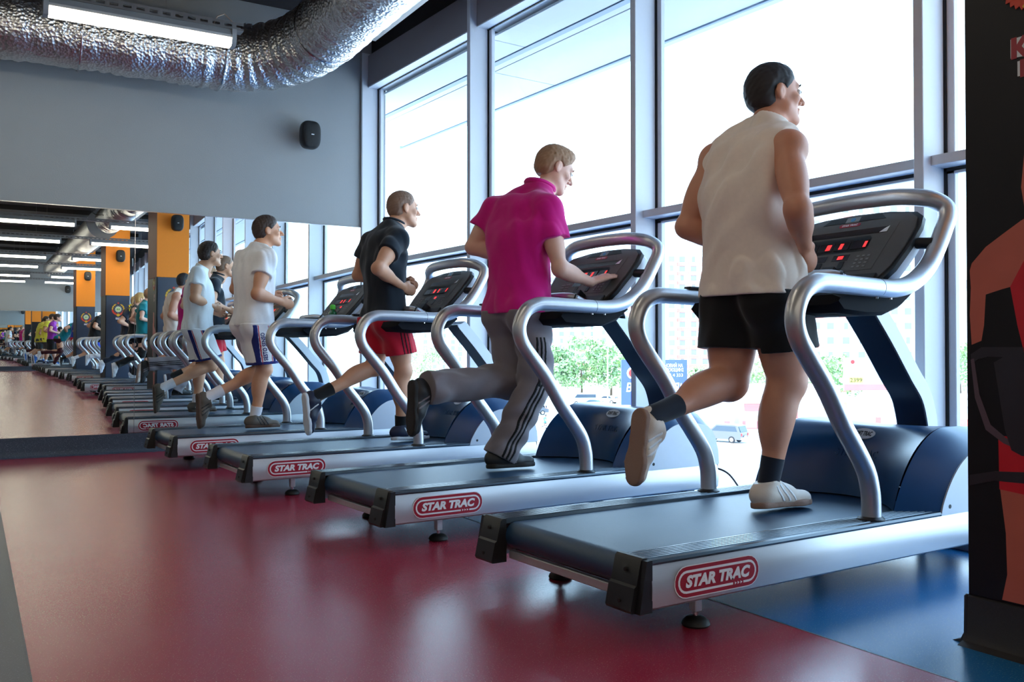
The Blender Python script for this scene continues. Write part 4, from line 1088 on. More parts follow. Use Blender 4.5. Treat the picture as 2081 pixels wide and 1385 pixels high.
        tt = [rc(H, K, 0.083 * LB, 0.055 * LB, 0.03), el(H + (K - H) * 0.46 + ktf * 0.020, (td, ktf, np.cross(td, ktf)), A((0.18, 0.066, 0.074)) * LB, 0.03),
              el(H + (K - H) * 0.45 - ktf * 0.022, (td, ktf, np.cross(td, ktf)), A((0.17, 0.058, 0.064)) * LB, 0.03)]
        ss = [el(K + ktf * 0.008, (td, ktf, np.cross(td, ktf)), A((0.055, 0.052, 0.052)) * LB, 0.025), rc(K, An, 0.050 * LB, 0.036, 0.025),
              el(K + (An - K) * 0.30 + kb * 0.024, (sd, kb, np.cross(sd, kb)), A((0.115, 0.050, 0.056)) * LB, 0.03)]
        thighs[a] = tt; shins[a] = ss; legs += tt + ss
        legs.append(rc(An, foot_pt(J, a), 0.030, 0.022, 0.015))
    hd, W, hax = head_prims(J['head'], yaw, pitch, hscale, female)
    body = shape('person', tors + neck + arms + legs + hd, h, skin, None, smooth=1)
    tag(body, label, 'person', group)
    # eyes and brows
    for sg in (1, -1):
        c = W(0.0805, sg * 0.031, 0.008); r = 0.0125 * hscale
        e = MB().grid([[tuple(c + A((r * math.cos(p) * math.cos(w), r * math.cos(p) * math.sin(w), r * math.sin(p)))) for w in np.linspace(0, 2 * PI, 13)] for p in np.linspace(-PI / 2, PI / 2, 8)])
        e.build('eye', M_white if False else M_eye, body)
        ci = c + hax[0] * r * 0.86
        MB().prism([(0.0052 * math.cos(w), 0.0052 * math.sin(w)) for w in np.linspace(0, 2 * PI, 13)[:-1]], 0, 0.003, lambda p, q, hh: tuple(ci + hax[1] * p + hax[2] * q + hax[0] * hh)).build('iris', M_iris, body)
        MB().tube([W(0.083, sg * 0.048, 0.028), W(0.092, sg * 0.033, 0.036), W(0.094, sg * 0.014, 0.032)], [0.002, 0.0035, 0.003], 6).build('eyebrow', hair, body)
    # hair
    f_, l_, u_ = hax
    HP = [el(W(-0.014, 0, 0.032), hax, A((0.099, 0.077, 0.091)) * hscale + hairlen, 0.02), el(W(-0.045, 0, -0.005), hax, A((0.060, 0.066, 0.075)) * hscale + hairlen * 0.6, 0.03)]
    if hs == 'crop': HP.append(el(W(0.035, 0, 0.085), hax, A((0.055, 0.060, 0.034)) * hscale + hairlen * 0.6, 0.03))
    if female: HP.append(el(W(-0.03, 0, 0.02), hax, A((0.095, 0.080, 0.10)) * hscale + hairlen, 0.03))
    if ponytail:
        HP += [rc(W(-0.10, 0, 0.06), W(-0.155, 0, 0.02), 0.028, 0.034, 0.02), rc(W(-0.155, 0, 0.02), W(-0.165, 0, -0.11), 0.034, 0.018, 0.02)]
    cc = A(J['head'])
    def loc(X, Y, Z): 
        x, y, z = X - cc[0], Y - cc[1], Z - cc[2]
        return [(x * a[0] + y * a[1] + z * a[2]) / hscale for a in hax]
    def hcut(X, Y, Z):
        a, b, d = loc(X, Y, Z)
        face = a - (0.066 + 0.28 * (d - 0.07)) - 0.10 * np.maximum(0.03 - np.abs(b), 0) * (1 if hs != 'receding' else -3)
        low = (-0.062 if not female else -0.075) + np.maximum(a + 0.052, 0) * 1.05 - d
        ear = 0.026 - np.sqrt((a + 0.008) ** 2 + ((d + 0.006) * 0.75) ** 2)
        r = np.maximum(face, low); r = np.maximum(r, ear)
        if ponytail: r = np.where(a < -0.085, -0.01, r)
        return r * hscale
    rr = np.random.RandomState(3); D = [(unit(rr.normal(0, 1, 3)) * rr.uniform(220, 420), rr.uniform(0, 6)) for _ in range(6)]
    def hfuzz(X, Y, Z):
        s = 0
        for w, p in D: s = s + np.sin(X * w[0] + Y * w[1] + Z * w[2] + p)
        return s * fuzz / 4
    shape('hair', HP, min(h, 0.0045), hair, body, cuts=[hcut], wrinkle=lambda X, Y, Z: hfuzz(X, Y, Z) + 0.32 * np.clip(hcut(X, Y, Z) + 0.024, 0, 0.03), smooth=0 if h < 0.007 else 1)
    outfit(dict(J=J, body=body, tors=tors, neck=neck, uarms=uarms, arms=arms, thighs=thighs, shins=shins, up=up, fs=fs, fh=fh, sl=sl, hl=hl, ms=ms, mh=mh, h=h, B=B))
    return body
M_eye = mat('eye white', srgb(225, 220, 214), 0.25); M_iris = mat('iris', srgb(60, 60, 60), 0.2)
def minz(*cs):
    def f(X, Y, Z):
        r = None
        for c in cs:
            v = c(X, Y, Z); r = v if r is None else np.minimum(r, v)
        return r
    return f
def shirt(c, m, hem_z, sleeve=0.45, off=0.012, name='shirt', loose=0.0, seed=1, amp=0.007):
    J, up, fs, sl, B, h = c['J'], c['up'], c['fs'], c['sl'], c['B'], c['h']
    P = [inflate(p, off) for p in c['tors']]
    # cloth hanging over the hips
    P.append(rc(c['ms'] - up * 0.20, A((c['mh'][0], c['mh'][1], hem_z - 0.03)), 0.150 * B + loose, 0.158 * B + loose, 0.06, c['fh'], 1.38 - loose * 3))
    SP = {}
    if sleeve > 0:
        for a in ('L', 'R'):
            S, E = J['sh' + a], J['el' + a]
            SP[a] = [inflate(p, off + 0.004) for p in c['uarms'][a]] + [rc(S, S + (E - S) * (sleeve + 0.12), 0.062 * B + off * 0.5, 0.061 * B + off, 0.03)]
    lo, hi = bounds(P + sum(SP.values(), []), 0.02 + 2 * h)
    V, ax = field(P, lo, hi, h)
    X, Y, Z = np.meshgrid(*[q.astype(np.float32) for q in ax], indexing='ij', sparse=True)
    for a in SP:
        S, E = J['sh' + a], J['el' + a]
        W_, _ = field(SP[a], lo, hi, h); W_ = np.maximum(W_, plane(S + (E - S) * sleeve, E - S)(X, Y, Z).astype(np.float32))
        k = 0.03; hh = np.maximum(k - np.abs(V - W_), 0) / k; V = np.minimum(V, W_) - hh * hh * k * 0.25
    V = V + np.clip(folds(seed, amp * 1.6, 52, [(1, 0.3, 0.08), (0.3, 1, -0.1), (0.7, -0.7, 0.12), (0.8, 0.6, 0.45)])(X, Y, Z), -0.012, off - 0.007)
    cuts = [plane((c['mh'][0], c['mh'][1], hem_z), (0, 0, -1)), plane(J['neck'] + up * 0.002, up * 0.85 + fs * 0.45)]
    if sleeve == 0:
        for a in ('L', 'R'):
            sg = 1 if a == 'L' else -1; S = J['sh' + a]
            p, n = S + sl * sg * 0.024, unit(sl * sg + up * 0.38)
            cuts.append(plane(p, n))
    for f in cuts: V = np.maximum(V, f(X, Y, Z).astype(np.float32))
    Pn, Q = surfnets(V, ax, 1)
    return link(name, np_mesh(name, Pn, Q, m), c['body'])
def shorts_prims(c, length, r0=0.108, r1=0.112, off=0.014):
    J = c['J']; B = c['B']; P = [inflate(p, off) for p in c['tors'][:1]] + [inflate(p, off) for p in c['tors'] if False]
    for a in ('L', 'R'):
        H, K = J['hip' + a], J['kn' + a]; td = unit(K - H)
        P.append(el(H - c['fh'] * 0.045 - c['up'] * 0.045, (c['hl'], c['fh'], c['up']), A((0.085, 0.085, 0.10)) * B + off, 0.04))
        P.append(rc(H - td * 0.02, H + td * (length + 0.04), r0 * B, r1 * B, 0.04))
    return P
def shorts(c, m, waist_z, length, name='shorts', r0=0.100, r1=0.106, seed=2, amp=0.007, extra=0.0, cuts=(), h=None, lens=None):
    J = c['J']; P = shorts_prims(c, length, r0 + extra, r1 + extra, 0.014 + extra)
    def lc(X, Y, Z):
        r = None
        for a in ('L', 'R'):
            H, K = J['hip' + a], J['kn' + a]; td = unit(unit(K - H) + A((0, 0, -0.35))); p = H + unit(K - H) * (lens or {}).get(a, length)
            v = (X - p[0]) * td[0] + (Y - p[1]) * td[1] + (Z - p[2]) * td[2]
            w = (X - H[0]) * c['hl'][0] + (Y - H[1]) * c['hl'][1] + (Z - H[2]) * c['hl'][2]
            own = np.sqrt((X - p[0]) ** 2 + (Y - p[1]) ** 2 + (Z - p[2]) ** 2) < 0.20
            v = np.where(own, v, -1.0)
            r = v if r is None else np.maximum(r, v)
        return r
    return shape(name, P, h or c['h'], m, c['body'], [plane((0, 0, waist_z), (0, 0, 1)), lc] + list(cuts), folds(seed, amp, 60, [(1, 0.5, 0), (0.4, 1, 0.3), (0.5, -0.6, 0.6)]) if amp else None)
def side_band(c, a, centre, half):
    """slab along the outside of leg a: distance measured along the thigh's front direction"""
    J = c['J']; H, K = J['hip' + a], J['kn' + a]; sg = 1 if a == 'L' else -1
    td = unit(K - H); fr = unit(c['fh'] - td * (c['fh'] @ td)); out = c['hl'] * sg
    def f(X, Y, Z):
        x, y, z = X - H[0], Y - H[1], Z - H[2]
        d = x * fr[0] + y * fr[1] + z * fr[2]; o = x * out[0] + y * out[1] + z * out[2]
        return np.maximum(np.abs(d - centre) - half, 0.035 - o)
    return f
def sock(c, a, m, length=0.09, r=0.04):
    J = c['J']; An, K = J['an' + a], J['kn' + a]; d = unit(K - An)
    foot = unit(J['to' + a] - J['he' + a])
    pts = [An - d * 0.045 + foot * 0.01, An - d * 0.02, An + d * 0.02, An + d * (length - 0.012), An + d * length, An + d * length]
    MB().tube([Vector(p) for p in pts], [r * 1.05, r * 1.0, r * 0.98, r * 1.06, r * 1.07, r * 0.9], 20).build('sock', m, c['body'])
def shoe(c, a, m_up, m_sole, m_trim=None, L=0.285, h=0.004, stripes=0):
    J = c['J']; sg = 1 if a == 'L' else -1
    he, to, an = J['he' + a], J['to' + a], J['an' + a]
    f = unit(to - he); u = unit((an - he) - f * ((an - he) @ f)); l = np.cross(u, f)
    o = he + u * 0.0
    W = lambda p, q, r: o + f * p + l * q + u * r
    up_ = [el(W(0.05, 0, 0.05), (f, l, u), (0.056, 0.036, 0.046), 0.02), rc(W(0.06, 0, 0.045), W(0.16, 0.003 * sg, 0.035), 0.040, 0.042, 0.02), rc(W(0.16, 0, 0.034), W(L - 0.045, 0.004 * sg, 0.028), 0.042, 0.036, 0.02, u, 1.25),
           rc(W(0.065, 0, 0.06), W(0.075, 0, 0.10), 0.042, 0.045, 0.02, l, 1.0), rc(W(0.08, 0, 0.085), W(0.17, 0, 0.05), 0.034, 0.03, 0.02)]
    tilt = unit(u - f * 0.18)
    s = shape('shoe', up_, h, m_up, c['body'], [plane(W(0, 0, 0.016), -u), plane(W(0.07, 0, 0.100), tilt)])
    so = [rc(W(0.045, 0, 0.012), W(0.12, 0, 0.012), 0.041, 0.036, 0.015), rc(W(0.12, 0, 0.012), W(0.20, 0.004 * sg, 0.012), 0.036, 0.047, 0.015), rc(W(0.20, 0.004 * sg, 0.012), W(L - 0.042, 0.002, 0.013), 0.047, 0.041, 0.015)]
    shape('sole', so, h, m_sole, s, [plane(W(0, 0, 0.0), -u), plane(W(0, 0, 0.024), u)])
    if m_trim:
        tr = [inflate(p, 0.0016) for p in up_]
        for k in range(stripes):
            x0 = 0.105 + 0.026 * k
            nrm = unit(f * 0.85 + u * 0.5); p0 = W(x0, 0, 0.05)
            sl_ = lambda X, Y, Z, p0=p0, nrm=nrm: np.abs((X - p0[0]) * nrm[0] + (Y - p0[1]) * nrm[1] + (Z - p0[2]) * nrm[2]) - 0.0055
            shape('shoe_stripe', tr, h, m_trim, s, [plane(W(0, 0, 0.022), -u), plane(W(0.07, 0, 0.082), tilt), sl_], smooth=0)
        b = MB()
        for k in range(4):
            p = 0.115 + 0.02 * k; zz = 0.098 - 0.0105 * k
            b.tube([W(p, -0.022, zz - 0.010), W(p + 0.004, 0, zz), W(p, 0.022, zz - 0.010)], 0.0028, 6)
        b.build('laces', m_trim, s)
def slab(p, n, half):
    p = A(p); n = unit(A(n))
    return lambda X, Y, Z: np.abs((X - p[0]) * n[0] + (Y - p[1]) * n[1] + (Z - p[2]) * n[2]) - half

SK1 = mat('skin tanned', srgb(206, 144, 116), 0.5, sss=0.08, var=0.06, scale=40, bump=0.05, bscale=300)
SK2 = mat('skin fair', srgb(222, 172, 150), 0.5, sss=0.08, var=0.06, scale=40, bump=0.05, bscale=300)
SK3 = mat('skin warm', srgb(206, 150, 118), 0.5, sss=0.08, var=0.06, scale=40, bump=0.05, bscale=300)
HA_bk = mat('hair black brown', srgb(30, 22, 24), 0.55, bump=0.5, bscale=700, var=0.3); HA_br = mat('hair dark brown', srgb(56, 40, 34), 0.55, bump=0.5, bscale=700, var=0.3)
HA_bl = mat('hair sandy', srgb(164, 124, 92), 0.55, bump=0.5, bscale=700, var=0.25); HA_lt = mat('hair light brown', srgb(136, 104, 84), 0.55, bump=0.5, bscale=700, var=0.25)
HA_yl = mat('hair blonde', srgb(206, 164, 104), 0.5, bump=0.5, bscale=500, var=0.25); HA_gi = mat('hair ginger', srgb(150, 84, 44), 0.5, bump=0.5, bscale=500, var=0.25)
def cloth(n, c, r=0.8): return mat('cloth ' + n, c, r, bump=0.12, bscale=900, scale=60, var=0.05, sheen=0.2, spec=0.25)
C_cream = cloth('cream', srgb(244, 228, 216)); C_blk = cloth('black', srgb(16, 16, 20)); C_navy = cloth('navy', srgb(22, 30, 46)); C_mag = cloth('magenta', srgb(206, 10, 128))
C_grey = cloth('heather grey', srgb(126, 118, 124)); C_dk = cloth('dark navy tee', srgb(20, 30, 42)); C_red = cloth('red', srgb(192, 14, 44)); C_maroon = cloth('dark maroon', srgb(60, 8, 24))
C_wht = cloth('white', srgb(236, 236, 240)); C_trim = cloth('royal navy', srgb(28, 38, 110)); C_sock = cloth('white sock', srgb(226, 222, 230)); C_teal = cloth('teal', srgb(10, 120, 130)); C_yel = cloth('yellow', srgb(216, 204, 66))
C_pur = cloth('purple', srgb(150, 50, 170)); C_blue = cloth('blue', srgb(24, 60, 180)); C_tq = cloth('turquoise', srgb(70, 190, 190)); C_ystr = cloth('bright yellow', srgb(240, 216, 20)); C_pk = cloth('pink print', srgb(236, 130, 170)); C_sgrey = cloth('slate', srgb(62, 66, 70))
S_beige = mat('shoe cream leather', srgb(216, 200, 188), 0.5, bump=0.1, bscale=300); S_sole = mat('shoe sole taupe', srgb(142, 112, 98), 0.7, bump=0.3, bscale=250); S_blk = mat('shoe black', srgb(34, 34, 38), 0.5); S_blks = mat('shoe sole black', srgb(30, 26, 26), 0.7, bump=0.3, bscale=250)
S_navy = mat('shoe navy', srgb(24, 32, 60), 0.5); S_wht = mat('shoe white', srgb(220, 222, 228), 0.5); S_grb = mat('shoe grey brown', srgb(92, 82, 74), 0.6, bump=0.2, bscale=300); S_grbs = mat('shoe sole brown', srgb(84, 62, 50), 0.7, bump=0.3, bscale=250); S_blue = mat('shoe blue', srgb(40, 110, 200), 0.5)

HERO = {
 'M0': dict(head=(1.118,0.430,1.832), neck=(1.085,0.430,1.712), shR=(0.965,0.250,1.575), shL=(0.985,0.610,1.600), elR=(0.868,0.130,1.330), wrR=(1.015,0.215,1.220), elL=(0.900,0.690,1.335), wrL=(1.09,0.560,1.244), hipR=(1.005,0.340,1.075), hipL=(0.990,0.530,1.080), knR=(1.070,0.340,0.720), anR=(1.008,0.380,0.335), toR=(1.205,0.345,0.250), heR=(0.926,0.385,0.250), knL=(0.964,0.530,0.715), anL=(0.575,0.520,0.610), toL=(0.448,0.520,0.352), heL=(0.486,0.520,0.640)),
 'M1': dict(head=(1.215,1.975,1.816), neck=(1.117,1.975,1.690), shR=(1.026,1.800,1.563), shL=(0.951,2.150,1.595), elR=(1.060,1.730,1.258), wrR=(1.285,1.760,1.200), elL=(0.875,2.260,1.405), wrL=(1.06,2.020,1.326), hipR=(0.984,1.880,1.077), hipL=(0.967,2.070,1.084), knR=(1.020,1.880,0.685), anR=(0.838,1.920,0.335), toR=(1.025,1.900,0.250), heR=(0.740,1.920,0.252), knL=(0.990,2.070,0.690), anL=(0.512,2.060,0.660), toL=(0.385,2.060,0.420), heL=(0.390,2.060,0.705)),
 'M2': dict(head=(1.158,3.605,1.812), neck=(1.090,3.605,1.697), shR=(1.028,3.440,1.585), shL=(0.998,3.770,1.594), elR=(0.832,3.330,1.371), wrR=(1.085,3.470,1.270), elL=(0.96,3.900,1.375), wrL=(1.18,3.680,1.315), hipR=(1.028,3.510,1.085), hipL=(1.013,3.700,1.091), knR=(1.108,3.510,0.715), anR=(1.112,3.550,0.330), toR=(1.315,3.530,0.250), heR=(1.035,3.550,0.250), knL=(0.992,3.700,0.735), anL=(0.600,3.700,0.566), toL=(0.510,3.700,0.300), heL=(0.480,3.700,0.580)),
 'M3': dict(head=(0.750,5.130,1.800), neck=(0.691,5.130,1.672), shR=(0.683,4.970,1.568), shL=(0.613,5.290,1.580), elR=(0.582,4.900,1.285), wrR=(0.798,4.980,1.240), elL=(0.567,5.380,1.35), wrL=(0.775,5.170,1.285), hipR=(0.646,5.040,1.090), hipL=(0.620,5.220,1.096), knR=(0.690,5.040,0.710), anR=(0.632,5.080,0.335), toR=(0.825,5.060,0.250), heR=(0.552,5.080,0.250), knL=(0.752,5.200,0.705), anL=(0.335,5.200,0.510), toL=(0.230,5.200,0.260), heL=(0.215,5.200,0.530)),
}
def fit0(c):
    J = c['J']
    s = shirt(c, C_cream, 1.045, 0.0, 0.012, 'sleeveless_shirt', 0.036, 11, 0.013)
    shorts(c, C_blk, 1.062, 0.235, 'shorts', 0.108, 0.122, 12, 0.010)
    nk = J['neck'] + c['up'] * 0.000
    ring = [Vector(nk + c['sl'] * 0.066 * math.cos(w) + c['fs'] * 0.066 * math.sin(w) - c['fs'] * 0.004 + c['up'] * (0.006 - 0.022 * math.sin(w))) for w in np.linspace(0, 2 * PI, 33)[:-1]]
    MB().tube(ring, 0.007, 8, closed=True).build('neck_band', C_cream, s)
    for a in ('L', 'R'):
        sock(c, a, C_navy, 0.105, 0.041); shoe(c, a, S_beige, S_sole, S_wht, 0.285, 0.004, 3)
def fit1(c):
    J = c['J']
    s = shirt(c, C_mag, 1.035, 0.52, 0.012, 'polo_shirt', 0.030, 21, 0.0075)
    # collar
    nk = J['neck'] + c['up'] * 0.015
    ring = [Vector(nk + c['sl'] * 0.073 * math.cos(w) + c['fs'] * 0.070 * math.sin(w) - c['fs'] * 0.004 + c['up'] * (0.012 - 0.022 * math.sin(w))) for w in np.linspace(0, 2 * PI, 25)[:-1]]
    MB().tube(ring, 0.016, 8, closed=True).build('collar', C_mag, s)
    trousers(c, C_grey, 1.052, 0.090, 0.088, 0.082)
    for a in ('L', 'R'): shoe(c, a, S_blk, S_blks, C_grey, 0.285, 0.0045, 2)
def trousers(c, m, waist_z, r0, r1, r2, stripes=True, name='sweatpants'):
    J = c['J']; B = c['B']
    def prims(e):
        P = [inflate(p, 0.016 + e) for p in c['tors'][:1]]
        for a in ('L', 'R'):
            H, K, An = J['hip' + a], J['kn' + a], J['an' + a]
            P.append(el(H - c['fh'] * 0.045 - c['up'] * 0.045, (c['hl'], c['fh'], c['up']), A((0.085, 0.085, 0.10)) * B + 0.014 + e, 0.04))
            kf = unit(K - (H + An) / 2)
            P += [rc(H, K + kf * 0.004, r0 * B + 0.012 + e, r1 + e, 0.04), rc(K + kf * 0.004, An - unit(An - K) * 0.0, r1 + e, r2 + e, 0.03)]
            P.append(rc(An, An + unit(An - K) * 0.06, r2 + e, r2 + 0.006 + e, 0.02))
        return P
    def ends(X, Y, Z):
        r = None
        for a in ('L', 'R'):
            An, K = J['an' + a], J['kn' + a]; d = unit(An - K); p = An + d * 0.035
            v = (X - p[0]) * d[0] + (Y - p[1]) * d[1] + (Z - p[2]) * d[2]
            v = np.where(np.sqrt((X - p[0]) ** 2 + (Y - p[1]) ** 2 + (Z - p[2]) ** 2) < 0.16, v, -1)
            r = v if r is None else np.maximum(r, v)
        return r
    fw = folds(31, 0.013, 55, [(1, 0.2, 0.5), (0.5, 0.3, 1), (-0.6, 0.2, 0.8), (0.3, 0.8, 0.4)])
    tr = shape(name, prims(0.0), c['h'], m, c['body'], [plane((0, 0, waist_z), (0, 0, 1)), ends], fw)
    if stripes:
        for k in (-1, 0, 1):
            for a in ('R', 'L'):
                H, K, An = J['hip' + a], J['kn' + a], J['an' + a]; sg = 1 if a == 'L' else -1
                def band(X, Y, Z, a=a, sg=sg, k=k, H=H, K=K, An=An):
                    best = None
                    for P0, P1 in ((H, K), (K, An)):
                        td = unit(P1 - P0); L = np.linalg.norm(P1 - P0)
                        fr = unit(np.cross(td, A((0, 1, 0)) * 1.0)); fr = fr if fr @ c['fh'] > -0.2 or abs(td[2]) < 0.5 else -fr
                        kf = unit(K - (H + An) / 2); fr = unit(kf - td * (kf @ td))
                        x, y, z = X - P0[0], Y - P0[1], Z - P0[2]
                        t = x * td[0] + y * td[1] + z * td[2]; d = x * fr[0] + y * fr[1] + z * fr[2]
                        e = np.abs(d - k * 0.022) - 0.0065
                        e = np.maximum(e, np.maximum(-t - (0.02 if P0 is K else 0.0), t - L - (0.06 if P0 is K else 0.02)))
                        best = e if best is None else np.minimum(best, e)
                    out = (Y - H[1]) * sg
                    return np.maximum(best, 0.030 - out)
                shape('side_stripe', prims(0.0025), 0.0045, C_blk, tr, [plane((0, 0, waist_z - 0.14), (0, 0, 1)), ends, band], fw, smooth=0)
    return tr
def fit2(c):
    s = shirt(c, C_dk, 1.055, 0.50, 0.009, 'tee_shirt', 0.012, 31, 0.006)
    nk = c['J']['neck'] + c['up'] * 0.012
    ring = [Vector(nk + c['sl'] * 0.068 * math.cos(w) + c['fs'] * 0.066 * math.sin(w) - c['fs'] * 0.004 + c['up'] * (0.012 - 0.020 * math.sin(w))) for w in np.linspace(0, 2 * PI, 25)[:-1]]
    MB().tube(ring, 0.011, 8, closed=True).build('collar', C_dk, s)
    sh = shorts(c, C_red, 1.075, 0.265, 'shorts', 0.104, 0.116, 32, 0.008)
    for a in ('R', 'L'):
        for k in (-1, 0, 1): shorts_stripe(c, a, sh, C_maroon, -0.005 + k * 0.022, 0.006, 1.07, 0.265, 0.104, 0.116, 32, 0.008)
    for a in ('L', 'R'):
        sock(c, a, C_blk, 0.085, 0.042); shoe(c, a, S_navy, S_wht, S_wht, 0.285, 0.0045, 1)
def shorts_stripe(c, a, parent, m, centre, half, waist, length, r0, r1, seed, amp, name='side_stripe'):
    o = shorts(c, m, waist - 0.01, length, name, r0, r1, seed, amp, 0.002, [side_band(c, a, centre, half)], 0.0045)
    o.parent = parent; return o
def fit3(c):
    s = shirt(c, C_wht, 1.045, 0.48, 0.012, 'tee_shirt', 0.022, 41, 0.012)
    L0 = 0.345
    sh = shorts(c, C_wht, 1.065, L0, 'shorts', 0.108, 0.126, 42, 0.008)
    J = c['J']
    for a in ('R', 'L'):
        H, K = J['hip' + a], J['kn' + a]; td = unit(unit(K - H) + A((0, 0, -0.35))); p = H + unit(K - H) * (L0 - 0.012)
        o = shorts(c, C_trim, 1.09, L0 + 0.002, 'hem_trim', 0.108, 0.126, 42, 0.008, 0.002, [slab(p, td, 0.012), lambda X, Y, Z, p=p: np.sqrt((X - p[0]) ** 2 + (Y - p[1]) ** 2 + (Z - p[2]) ** 2) - 0.185], 0.005); o.parent = sh
        shorts_stripe(c, a, sh, C_trim, -0.085, 0.017, 1.06, L0, 0.108, 0.126, 42, 0.008)
        shorts_stripe(c, a, sh, C_red, -0.062, 0.0045, 1.06, L0, 0.108, 0.126, 42, 0.008)
        shorts_stripe(c, a, sh, C_trim, 0.036, 0.012, 1.06, L0, 0.108, 0.126, 42, 0.008)
        shorts_stripe(c, a, sh, C_red, 0.018, 0.0045, 1.06, L0, 0.108, 0.126, 42, 0.008)
    # lettering running down the right leg, laid on the cloth
    from mathutils.bvhtree import BVHTree
    bv = BVHTree.FromPolygons([v.co.copy() for v in sh.data.vertices], [tuple(p.vertices) for p in sh.data.polygons])
    H, K = A(J['hipR']), A(J['knR']); td = unit(K - H); fr = unit(c['fh'] - td * (c['fh'] @ td)); out = -c['hl']
    me = text_mesh('SESTO SENSO', 0.05, 0.0, 0.0012, 0.0004, C_trim, width=0.215, spacing=1.0)
    co = np.zeros(len(me.vertices) * 3); me.vertices.foreach_get('co', co); co = co.reshape(-1, 3); new = []
    disc = 0
    for q in co:
        # reads upwards: text right = up the leg, text up = towards the back
        base = H + td * (0.20 - q[0]) + fr * (-0.036 - q[1] * 0.85) + out * 0.4
        hit = bv.ray_cast(Vector(base), Vector(-out))
        pos = hit[0] if hit[0] else Vector(base - out * 0.27)
        new.append(tuple(pos + Vector(out) * (0.0035 + q[2])))
    me.vertices.foreach_set('co', np.array(new).ravel()); me.update(); link('printed_lettering', me, sh)
    for a in ('L', 'R'):
        sock(c, a, C_sock, 0.085, 0.043); shoe(c, a, S_grb, S_grbs, S_blk, 0.28, 0.005, 3)
R_ = math.radians
person(HERO['M0'], 'man running nearest the camera in cream sleeveless shirt and black shorts', SK1, HA_bk, 'short', fit0, 0.0046, R_(-25), R_(2), 1.07,
       handR=dict(pose='fist', d=(0.55, 0.22, -0.50)), handL=dict(pose='fist'), fuzz=0.0015, hairlen=0.009, legb=1.22)
person(HERO['M1'], 'young man in magenta polo and grey striped sweatpants touching the console', SK2, HA_bl, 'crop', fit1, 0.0048, R_(-14), R_(-24), 0.98,
       handR=dict(pose='flat', d=(0.85, -0.15, 0.30), pn=(0.77, 0.0, -0.64), thumb=1), handL=dict(pose='fist'), fuzz=0.002, hairlen=0.011)
person(HERO['M2'], 'fair cropped-haired man running in dark tee and red shorts', SK3, HA_lt, 'receding', fit2, 0.0055, R_(-6), R_(0), 0.98,
       handR=dict(pose='fist', d=(0.8, 0.3, -0.15)), handL=dict(pose='fist'), fuzz=0.0015, hairlen=0.006)
person(HERO['M3'], 'dark-haired man running nearest the mirror in white tee and white shorts', SK3, HA_br, 'short', fit3, 0.006, R_(-12), R_(4), 1.0,
       handR=dict(pose='relaxed', d=(0.9, 0.2, -0.2)), handL=dict(pose='relaxed'), fuzz=0.0025, hairlen=0.012)

# people further along the row, met only in the mirror
def variant(base, dx, y, dz=0.0, lean=0.0, flip=False, arms=None, sc=1.0):
    src = HERO[base]; yc = (src['hipR'][1] + src['hipL'][1]) / 2; xh = src['hipR'][0]
    out = {}
    for k, v in src.items():
        x, yy, z = v; x -= xh; yy -= yc
        if flip:
            yy = -yy; k = k[:-1] + {'R': 'L', 'L': 'R'}[k[-1]] if k[-1] in 'RL' else k
        if lean and z > 1.1:
            h = z - 1.08; x, z = x * math.cos(lean) + h * math.sin(lean), 1.08 + h * math.cos(lean) - x * math.sin(lean)
        out[k] = ((x * sc + dx), y + yy * sc, (z - 0.25) * sc + 0.25 + dz)
    return out
def simple_fit(top, bottom, hem=1.03, sleeve=0.5, leg=0.30, long=False, shoe_m=None, sock_m=None, extra=None, loose=0.01):
    def f(c):
        s = shirt(c, top, c['mh'][2] - (1.08 - hem), sleeve, 0.010, 'tee_shirt', loose, 5, 0.008)
        if long: trousers(c, bottom, c['mh'][2] + 0.0, 0.078, 0.062, 0.052, False, 'leggings')
        else: shorts(c, bottom, c['mh'][2] + 0.02, leg, 'shorts', 0.104, 0.112, 6, 0.006)
        for a in ('L', 'R'):
            if not long: sock(c, a, sock_m or C_sock, 0.07, 0.042)
            shoe(c, a, shoe_m or S_wht, S_wht, None, 0.27, 0.008)
        if extra: extra(c, s)
    return f
def yellow_bands(c, s):
    for k in (-1, 0, 1):
        for a in ('R', 'L'):
            S, E = A(c['J']['sh' + a]), A(c['J']['el' + a]); fr = unit(c['fs'])
            P = [inflate(p, 0.016) for p in c['uarms'][a]] + [inflate(p, 0.014) for p in c['tors'][5:]] + [rc(S, S + (E - S) * 0.55, 0.068, 0.070, 0.03)]
            o = shape('shoulder_stripe', P, 0.009, C_ystr, s, [slab(S + fr * (0.028 * k), fr, 0.009), plane(S + (E - S) * 0.5, E - S), lambda X, Y, Z, S=S: 0.010 - (Z - S[2] + 0.06)])
def pink_print(c, s):
    p = c['ms'] - c['up'] * 0.11
    shape('back_print', [inflate(q, 0.0135) for q in c['tors']], 0.01, C_pk, s, [slab(p, c['up'], 0.035), plane(p - c['fs'] * 0.03, c['fs'])])
def white_front(c, s):
    shape('front_panel', [inflate(q, 0.0125) for q in c['tors']], 0.01, C_wht, s, [plane(c['mh'], -c['up']), slab(c['ms'] + c['fs'] * 0.11, c['fs'], 0.055), plane(c['ms'] - c['up'] * 0.05, c['up'])])
HC = 0.012
person(variant('M2', 0.90, -3.30 + 0.03), 'woman in a teal top and black leggings, nearest beyond the pillar in the mirror', SK2, HA_bl, 'short', simple_fit(C_teal, C_blk, 1.02, 0.45, long=True), HC, 0, 0, 0.92, female=True, group=None)
person(variant('M3', 0.88, -4.75), 'blonde woman with a ponytail, black vest and black capri leggings, in the mirror', SK2, HA_yl, 'short', simple_fit(C_blk, C_blk, 0.98, 0.0, long=True), HC, 0, 0, 0.92, female=True, ponytail=True)
